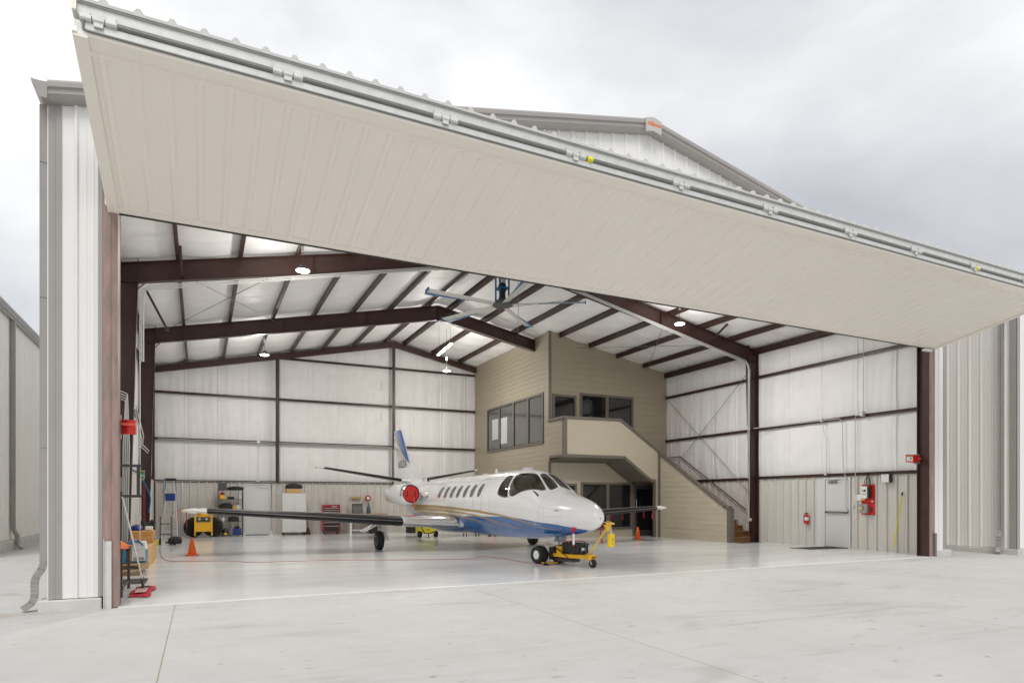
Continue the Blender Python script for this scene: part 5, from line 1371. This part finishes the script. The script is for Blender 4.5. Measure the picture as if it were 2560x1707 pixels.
# cabinet, box and bag
t = thing('steel_cabinet', 'white two door steel cabinet on castors beside the white back door', 'cabinet', (4.62, 18.40, .006))
MB().box(-.48, .48, -.22, .22, .12, 1.77).build('carcass', m_white, t, bevel=.006)
for s in (-1, 1):
    d = MB().box(min(s * .004, s * .475), max(s * .004, s * .475), -.232, -.221, .46, 1.75).build('door', m_doorwhite, t, bevel=.004)
    MB().box(s * .04 - .008, s * .04 + .008, -.25, -.232, 1.0, 1.15).build('handle', m_alu, d)
    for z in (.13, .24, .35): MB().box(min(s * .004, s * .475), max(s * .004, s * .475), -.232, -.221, z, z + .10).build('drawer', m_doorwhite, t, bevel=.004)
    for y in (-.17, .17): castor(t, s * .43, y, .05)
small('carton', 'brown carton on top of the white steel cabinet', 'box', 4.60, 18.38, 1.784, ('box', .58, .36, .19), m_card)
small('black_bag', 'lumpy black bag lying on the carton on the cabinet', 'bag', 4.62, 18.36, 1.976, ('bag', .36, .18, .22), m_black)
t = thing('broom', 'dark broom leaning at the right side of the white cabinet', 'broom', (5.2, 18.4, .006))
MB().bar((.02, 0, .25), (-.10, .25, 1.4), .025).build('stick', m_darkgrey, t); MB().prism([(-.10, 0), (.12, 0), (.04, .30), (-.02, .30)], lambda p: (p[0], -.03, p[1]), lambda p: (p[0], .03, p[1])).build('bristles', mat('bristle', (.10, .04, .03), .9), t)
# red tool chest
t = thing('tool_chest', 'red rolling tool chest with black drawers standing behind the near wing', 'tool chest', (6.16, 18.35, .006))
MB().box(-.36, .36, -.22, .22, .12, 1.28).build('carcass', mat('dark_red', (.30, .015, .02), .35), t, bevel=.008)
for z0, z1 in ((.14, .36), (.38, .52), (.54, .64), (.66, .73), (.75, .81), (.83, .89), (.91, .97), (.99, 1.05), (1.07, 1.13)):
    d = MB().box(-.31, .31, -.228, -.221, z0, z1).build('drawer', m_blackplastic, t)
    MB().box(-.31, .31, -.238, -.228, z1 - .014, z1).build('handle', m_alu, d)
MB().box(.0, .24, -.224, -.2205, 1.19, 1.215).build('badge', m_white, t)
for s in (-1, 1): castor(t, s * .28, -.17, .05); castor(t, s * .28, .17, .05)
# workbench
t = thing('workbench', 'workbench with orange brown wooden top and white legs by the back wall', 'workbench', (7.70, 18.35, .006))
MB().box(-.92, .92, -.32, .32, .83, .875).build('top', mat('orange_wood', (.50, .23, .07), .5, var=.2, vscale=5), t, bevel=.004)
for s in (-.72, .72):
    MB().box(s - .04, s + .04, -.28, .28, .0, .82).build('leg', m_white, t)
MB().box(-.70, .70, .0, .05, .12, .17).build('stretcher', m_white, t)
small('waste_bin', 'black waste bin under the right end of the workbench', 'bin', 7.98, 18.2, .008, ('box', .34, .30, .62), m_black)
t = thing('drawer_organiser', 'small grey drawer organiser standing on the workbench', 'organiser', (7.34, 18.45, .882))
MB().box(-.22, .22, -.09, .1, 0, .46).build('carcass', mat('slate', (.11, .12, .13), .4), t)
for k in range(6): MB().box(-.20, .20, -.098, -.091, .02 + .05 * k, .06 + .05 * k).build('drawer', mat('pale_slate', (.20, .22, .22), .4), t)
q = MB().box(7.10, 7.58, 18.74, 18.80, 1.54, 1.63).build('spirit_level', mat('ochre', (.45, .30, .06), .5), bevel=.006); tag(q, 'long ochre yellow level hung on the wall above the organiser', 'level')
t = thing('wall_reel', 'round red reel hung on the wall right of the yellow level', 'reel', (7.87, 18.72, 1.58))
MB().lathe([(.13, -.03), (.135, 0), (.135, .05), (.11, .06)], axis=(0, -1, 0), n=28).build('drum', mat('faded_red', (.36, .07, .06), .5), t, smooth=True)
MB().lathe([(.06, .06), (.065, .08), (.01, .085)], axis=(0, -1, 0), n=18).build('hub', m_beige_trim, t, smooth=True)
q = MB().lathe([(.09, 0), (.095, .2), (.07, .32), (.03, .40), (.03, .5)], c=(7.83, 18.4, .882), n=18).build('blue_bottle', mat('faded_blue', (.07, .12, .17), .3), smooth=True); tag(q, 'blue grey bottle standing on the workbench below the red reel', 'bottle')
# things on the floor seen under the fuselage
t = thing('yellow_cart', 'low bright yellow cart on black wheels seen under the near wing root', 'cart', (9.13, 14.15, .006))
MB().xz([(-.36, .16), (.36, .16), (.33, .52), (-.38, .52)], -.25, .25).build('body', m_brightyellow, t, bevel=.01)
for s in (-1, 1): MB().lathe([(.03, -.05), (.12, -.06), (.14, 0), (.12, .06), (.03, .05)], c=(s * .33, -.2, .14), axis=(1, 0, 0), n=20).build('wheel', m_tyre, t, smooth=True)
MB().tube([(-.30, -.26, .45), (-.15, -.27, .18), (.0, -.27, .15), (.3, -.27, .25)], .018, 6).build('hose', m_black, t)
MB().box(-.05, .05, -.26, -.252, .30, .34).build('badge', m_red, t)
MB().bar((0, -.3, .0), (0, -.3, .14), .03).build('prop', m_black, t)
t = thing('work_stool', 'low white topped work stool on black legs under the fuselage', 'stool', (11.0, 14.0, .006))
MB().box(-.32, .32, -.2, .2, .34, .40).build('seat', m_white, t, bevel=.015)
for sx in (-.28, .28):
    for sy in (-.16, .16): MB().bar((sx, sy, .0), (sx * .8, sy * .8, .34), .03).build('leg', m_black, t)
t = thing('floor_jack', 'small orange jack on black wheels under the fuselage', 'jack', (11.75, 13.75, .006))
MB().box(-.16, .16, -.25, .25, .14, .26).build('body', m_orange, t, bevel=.02)
for s in (-1, 1): MB().lathe([(.02, -.03), (.08, -.03), (.08, .03), (.02, .03)], c=(s * .13, -.2, .085), axis=(1, 0, 0), n=18).build('wheel', m_black, t, smooth=True)
small('black_tote', 'black plastic tote against the back wall right of the workbench', 'tote', 9.75, 17.95, .008, ('box', .55, .4, .40), m_black)

# ============================================================ left side of the hangar
# red guard over the door switch at the left post
t = thing('switch_guard', 'glossy red switch guard fixed to the left door post', 'switch guard', (.0, .36, 2.53))
mb = MB().grid(lambda u, v: (.0 + .185 * u, .06 * math.sin(PI * u) * -1, -.105 + .21 * v), 10, 1); mb.build('shield', m_red, t, smooth=True, fixn=False)
MB().box(0, .185, -.075, -.055, .02, .055).build('reflector_band', mat('bright_red', (.85, .12, .08), .3), t)
MB().box(-.03, .0, -.08, .02, -.17, .17).build('back_plate', m_conduit, t)
MB().box(.17, .19, -.01, .01, -.105, .12).build('edge', mat('pale_red', (.75, .25, .2), .4), t)
# grey disconnect with the red instruction board at the right post
t = thing('door_disconnect', 'grey switch box with red lever and red warning board at the right door post', 'switch box', (18.12, .33, 2.58))
MB().box(.06, .27, -.08, .05, -.13, .13).build('housing', mat('box_grey', (.20, .19, .18), .4, .3), t, bevel=.006)
MB().box(-.47, .07, -.085, -.075, -.105, .10).build('board', m_red, t)
s_ = MB().box(-.45, -.19, -.09, -.086, -.075, .045).build('sign', m_white, t)
MB().box(-.45, -.19, -.0895, -.086, .052, .085).build('sign_header', mat('sign_amber', (.42, .19, .05), .5), t)
mb = MB().box(-.37, -.28, -.0925, -.0905, -.06, -.052)
mb.build('lettering', m_darkgrey, s_)
MB().box(-.30, -.255, -.0925, -.0905, -.025, .02, M=Matrix.Identity(4)).build('pictogram', m_darkgrey, s_)
MB().box(.05, .15, -.11, -.08, -.015, .03).build('lever', mat('bright_red', (.85, .12, .08), .3), t)
# steel stand with orange cloth
t = thing('steel_stand', 'brown perforated steel stand just inside the left door post', 'stand', (-.30, 1.55, .006))
for sy in (-.58, .56):
    for sx in (-.2, .24): MB().bar((sx, sy, 0), (sx, sy, .72), .04).build('leg', mat('brown_metal', (.10, .062, .045), .5), t)
mb = MB(); 
for k in range(5): mb.box(-.21, .25, -.60, -.585, .16 + .12 * k, .235 + .12 * k)
mb.box(-.21, -.19, -.6, -.585, .12, .72)
for k in range(9): mb.box(-.17 + .045 * k, -.155 + .045 * k, -.598, -.586, .12, .74)
mb.build('perforated_panel', MATS['brown_metal'], t)
MB().box(-.23, .27, -.61, .59, .70, .725).build('top', MATS['brown_metal'], t)
MB().bar((-.2, -.57, .12), (.24, -.57, .12), .025).bar((.24, -.57, .12), (.24, .55, .12), .02).build('brace', MATS['brown_metal'], t)
q = MB().grid(lambda u, v: (-.54 + .55 * u + .03 * math.sin(9 * v), 1.0 + 1.0 * v, .735 + .06 * math.sin(PI * u) * (1 + .4 * math.sin(7 * v + 3 * u)) + .02 * math.sin(13 * u)), 14, 18).build('orange_cloth', mat('orange_fabric', (.85, .20, .05), .8), smooth=True, ang=80)
tag(q, 'crumpled orange cloth lying on top of the brown stand', 'cloth')
# dust mop
t = thing('dust_mop', 'red dust mop with long white handle leaning on the left post', 'mop', (.19, 1.55, .006))
def mh(u, v):
    x = -.15 + .29 * u + .02 * math.sin(11 * v); y = -.70 + 1.35 * v + .04 * math.sin(5 * u); 
    return (x + (.04 * (v - .5)), y, .012 + .035 * math.sin(PI * u) ** .5 * math.sin(PI * v) ** .4 + .006 * math.sin(31 * v) * math.sin(17 * u))
MB().grid(mh, 14, 30).build('mop_fringe', mat('mop_red', (.50, .02, .04), .9, bump=.6, bscale=60), t, smooth=True, ang=80, fixn=False)
MB().grid(lambda u, v: (-.085 + .16 * u, -.52 + 1.0 * v, .058), 4, 4).build('mop_backing', mat('mop_pink', (.62, .40, .36), .9), t, fixn=False)
MB().bar((-.07, .0, .075), (.09, .06, .075), .03, .02).bar((0, 0, .07), (-.01, -.06, .24), .035).build('swivel', m_darkgrey, t)
MB().tube([(-.01, -.06, .22), (-.175, -1.22, 1.52)], .013, 8).build('handle', m_white, t)
# mats
q = MB().box(-.64, .14, 2.72, 3.5, .007, .017).build('floor_mat', mat('mat_grey', (.045, .048, .045), .9, bump=.4, bscale=90)); tag(q, 'dark grey floor mat just behind the red mop', 'mat')
q = MB().xy([(17.45, 3.74), (17.50, 3.06), (18.84, 2.92), (18.84, 3.66)], .007, .017).build('floor_mat', MATS['mat_grey']); tag(q, 'dark grey door mat before the white door in the right wall', 'mat')
q = MB().box(17.72, 18.72, 6.02, 6.36, .007, .015).build('floor_mat', MATS['mat_grey']); tag(q, 'narrow dark mat at the foot of the wooden stairs', 'mat')
# furniture dolly and its load
t = thing('furniture_dolly', 'low wooden dolly on black castors near the left wall', 'dolly', (-.27, 4.65, .006))
for z in (.10, .20):
    for y in (-.5, -.12, .26): MB().box(-.32, .31, y, y + .22, z, z + .025).build('board', mat('pine', (.50, .36, .20), .6), t)
for sx in (-.24, .24):
    for sy in (-.4, .4): castor(t, sx, sy, .045)
    MB().box(sx - .03, sx + .03, -.5, .48, .125, .20).build('bearer', MATS['pine'], t)
t = thing('cool_box', 'white and blue portable cool box on the dolly', 'cool box', (-.07, 4.55, .234))
MB().xz([(-.14, .02), (.12, .02), (.11, .28), (-.12, .28)], -.2, .2).build('body', mat('blue_plastic', (.03, .25, .45), .4), t)
MB().xz([(-.13, .045), (.11, .045), (.10, .26), (-.12, .26)], -.215, -.2).build('grille_panel', m_white, t)
mb = MB()
for k in range(9): mb.box(-.095 + .021 * k, -.085 + .021 * k, -.219, -.2155, .06, .12)
mb.build('grille', m_darkgrey, t)
MB().xz([(-.145, .26), (.13, .26), (.10, .42), (-.11, .42)], -.21, .21).build('lid', m_white, t, bevel=.02)
t = MB().grid(lambda u, v: (-.50 + .50 * u, 4.25 + .8 * v, .55 + .12 * math.sin(PI * u) - .30 * (1 - u) ** 2 + .05 * math.sin(9 * u + 5 * v) + .04 * math.cos(13 * v)), 16, 16).build('blue_tarp', mat('tarp_blue', (.015, .14, .33), .4), smooth=True, ang=30, fixn=False)
tag(t, 'crumpled blue tarpaulin heaped behind the cool box', 'tarp')
q = small('blue_tub', 'blue plastic tub at the left end of the dolly', 'tub', -.42, 4.5, .234, ('box', .24, .4, .26), mat('blue_plastic', (.03, .25, .45), .4))
# cartons
q = MB().box(-.60, .015, 5.5, 8.4, .008, .46).build('long_carton', m_card, bevel=.006); tag(q, 'long tan carton lying along the left wall', 'box')
MB().box(-.585, .012, 5.496, 5.4995, .05, .40).build('flap', mat('card_light', (.56, .36, .17), .7), q)
q = MB().box(-.55, -.0, 7.2, 8.2, .464, .74).build('carton', mat('card_dark', (.56, .29, .09), .7, var=.15, vscale=4), bevel=.006); tag(q, 'orange brown carton stacked on the long carton', 'box')
MB().box(-.548, -.002, 7.197, 7.1995, .56, .60).build('tape', m_card, q)
q = small('white_bin', 'small white bin on the orange brown carton', 'bin', -.12, 7.9, .744, ('box', .16, .3, .09), m_white)
q = small('blue_pack', 'blue pack on the orange brown carton beside the white bin', 'bag', -.38, 7.8, .744, ('bag', .14, .2, .14), m_deepblue)
# hose reel on a stand
t = thing('hose_reel', 'large black reel standing by the left wall behind the cartons', 'reel', (-.34, 10.6, .006))
MB().lathe([(.05, -.15), (.30, -.14), (.30, -.11), (.24, -.10), (.24, .10), (.30, .11), (.30, .14), (.05, .15)], c=(0, 0, .62), axis=(1, .3, 0), n=28).build('drum', m_black, t, smooth=True)
for s in (-.17, .17): MB().bar((s, -.2, 0), (s, 0, .62), .03).bar((s, .2, 0), (s, 0, .62), .03).build('stand', m_darkgrey, t)
# wheeled cart behind
t = thing('hand_cart', 'black metal hand cart between the reel and the stepladder', 'cart', (.0, 13.6, .006))
for sx in (-.16, .16): MB().bar((sx, 0, .1), (sx, .1, .95), .03).build('upright', m_darkgrey, t); MB().lathe([(.02, -.025), (.1, -.03), (.12, 0), (.1, .03), (.02, .025)], c=(sx, .0, .12), axis=(1, 0, 0), n=18).build('wheel', m_tyre, t, smooth=True)
for z in (.35, .7): MB().bar((-.16, .04, z), (.16, .04, z), .03).build('crossbar', m_darkgrey, t)
MB().bar((.0, -.05, .10), (.30, -.35, .04), .04).bar((.1, -.02, .18), (.42, -.30, .06), .03).build('foot_bar', m_black, t)
small('tool_bag', 'black tool bag on the floor beside the hand cart', 'bag', .25, 14.4, .008, ('bag', .22, .22, .24), m_black)
small('yellow_case', 'small yellow case on the floor by the hand cart wheel', 'case', -.28, 14.2, .008, ('box', .16, .2, .13), m_brightyellow)
# air hose on the left wall
q = MB().tube(catmull([(-.56, 12.4, 2.1), (-.50, 12.45, 1.95), (-.42, 12.5, 1.75), (-.37, 12.5, 1.55), (-.38, 12.5, 1.35), (-.42, 12.5, 1.1)], 5), .018, 8).build('air_hose', mat('hose_blue', (.02, .20, .50), .4), smooth=True)
tag(q, 'blue air hose hanging from the left wall above the reel', 'hose')
q = MB().box(-.56, -.50, 12.30, 12.36, .75, 1.98).build('red_pipe', mat('maroon', (.20, .02, .02), .5)); tag(q, 'dark red vertical pipe beside the hanging blue hose', 'pipe')
# open wall rack
t = thing('wall_rack', 'open black wall rack frame with cables behind the left post', 'rack', (-.24, 2.6, 1.53))
for z in (0, .53): MB().box(-.12, .34, -.02, .02, z, z + .045).build('rail', m_darkgrey, t)
MB().box(.26, .31, -.025, .025, .04, .54).build('upright', m_darkgrey, t); MB().box(-.12, -.07, -.02, .02, .04, .53).build('upright', m_darkgrey, t)
for z in (0, .53): MB().box(.27, .30, .0, .5, z + .005, z + .04).build('depth_rail', m_darkgrey, t)
MB().xz([(-.08, .04), (.05, .07), (.0, .12), (-.08, .15)], -.01, .02).build('bracket', m_black, t)
for k, (c_, nm_) in enumerate((((.75, .6, .03), 'yellow_cable'), ((.03, .35, .5), 'blue_cable'), ((.15, .5, .15), 'green_cable'), ((.6, .6, .58), 'white_cable'))):
    MB().tube([(.26, .1, .47 - .01 * k), (.33, -.03, .46 - .03 * k), (.38, -.02, .47 - .03 * k), (.36, .05, .40 - .03 * k), (.33, .02, .38 - .02 * k)], .008, 5).build(nm_, mat(nm_, c_, .5), t)
MB().box(-.10, .02, .05, .1, .1, .35).build('network_unit', m_conduit, t)
MB().box(-.63, -.59, 2.2, 3.2, 1.1, 2.3).build('back_board', m_conduit, t, fixn=True).location = (.24, -2.6, -1.53)

# ============================================================ right wall
t = thing('fire_extinguisher', 'red fire extinguisher hung on the right wall left of the door', 'fire extinguisher', (18.80, 4.26, .70))
MB().lathe([(.05, 0), (.065, .01), (.068, .26), (.05, .31), (.02, .33), (.02, .35)], n=20).build('cylinder', m_red, t, smooth=True)
MB().lathe([(.0695, .13), (.0695, .23)], n=20, cap=False).build('label', m_white, t, smooth=True)
MB().box(-.02, .02, -.05, .04, .345, .375).build('valve', m_black, t); MB().tube([(0, .05, .35), (-.02, .09, .28), (-.02, .08, .05)], .012, 6).build('hose', m_black, t)
t = thing('door_controller', 'red control board with white and grey boxes beside the personnel door', 'control panel', (18.86, 2.14, 1.49))
MB().box(-.02, .01, -.21, .21, -.44, .45).build('board', m_red, t)
c_ = MB().box(-.16, -.021, -.06, .155, .05, .40).build('drive_unit', m_white, t, bevel=.005)
MB().box(-.163, -.1605, -.02, .05, .24, .31).build('display', mat('display', (.20, .05, .05), .3), c_); MB().box(-.163, -.1605, -.03, .12, .165, .18).build('lettering', m_darkgrey, c_); MB().box(-.163, -.1605, .08, .10, .25, .31).build('button', m_darkgrey, c_)
MB().box(-.159, -.021, -.10, -.0605, .05, .40).build('heat_sink', mat('dark_green', (.03, .05, .03), .5), t)
MB().box(-.12, -.021, -.03, .215, -.39, -.12).build('grey_box', mat('mid_grey', (.32, .32, .30), .4), t, bevel=.005)
MB().box(-.125, -.1205, .15, .21, -.28, -.21).build('yellow_label', m_brightyellow, t)
MB().box(-.125, -.12, .08, .12, -.31, -.18).build('switch', m_darkgrey, t)
MB().box(-.03, -.021, -.14, -.08, -.36, -.22).build('green_board', mat('dark_green', (.03, .05, .03), .5), t)
MB().box(-.026, -.021, -.16, -.10, -.06, -.02).build('paper', m_white, t)
MB().box(-.10, .01, .17, .31, -.02, .16).build('white_box', m_white, t, bevel=.01); MB().box(-.07, .0, .08, .19, -.01, .05).build('yellow_box', mat('lemon', (.8, .6, .02), .4), t)
for k, y in enumerate((.12, .05, -.08, -.12)): MB().tube(catmull([(-.06, y, .38), (-.05, y * .6, .62), (-.04, .03 * (k - 1.5), .80)], 5), .009, 6).build('cable', m_black, t)
MB().tube([(-.13, .10, -.20), (-.14, .06, -.38), (-.12, .02, -.56)], .006, 5).build('pale_wire', mat('lemon_pale', (.75, .65, .4), .5), t)
t = thing('access_box', 'white square box with dark sides high on the right wall', 'junction box', (18.84, 1.55, 2.11))
MB().box(-.10, .03, -.13, .13, -.12, .12).build('housing', m_darkgrey, t); MB().box(-.112, -.1005, -.115, .115, -.115, .115).build('cover', m_white, t, bevel=.004); MB().box(-.1145, -.1125, -.03, .03, .07, .08).build('lettering', m_darkgrey, t)
t = thing('extension_pole', 'yellow extension pole leaning on the right wall by the post', 'pole', (18.70, 1.28, .01))
MB().tube([(0, 0, .12), (.13, -.165, 1.60)], .016, 8).build('shaft', m_brightyellow, t)
MB().tube([(.13, -.165, 1.60), (.138, -.175, 1.70)], .019, 8).build('grip', m_black, t); MB().tube([(-.01, .012, 0), (0, 0, .12)], .010, 8).build('tip', m_alu, t)
MB().box(18.86, 18.885, 2.62, 2.68, 1.25, 1.34).build('junction_box', m_galv, hg)
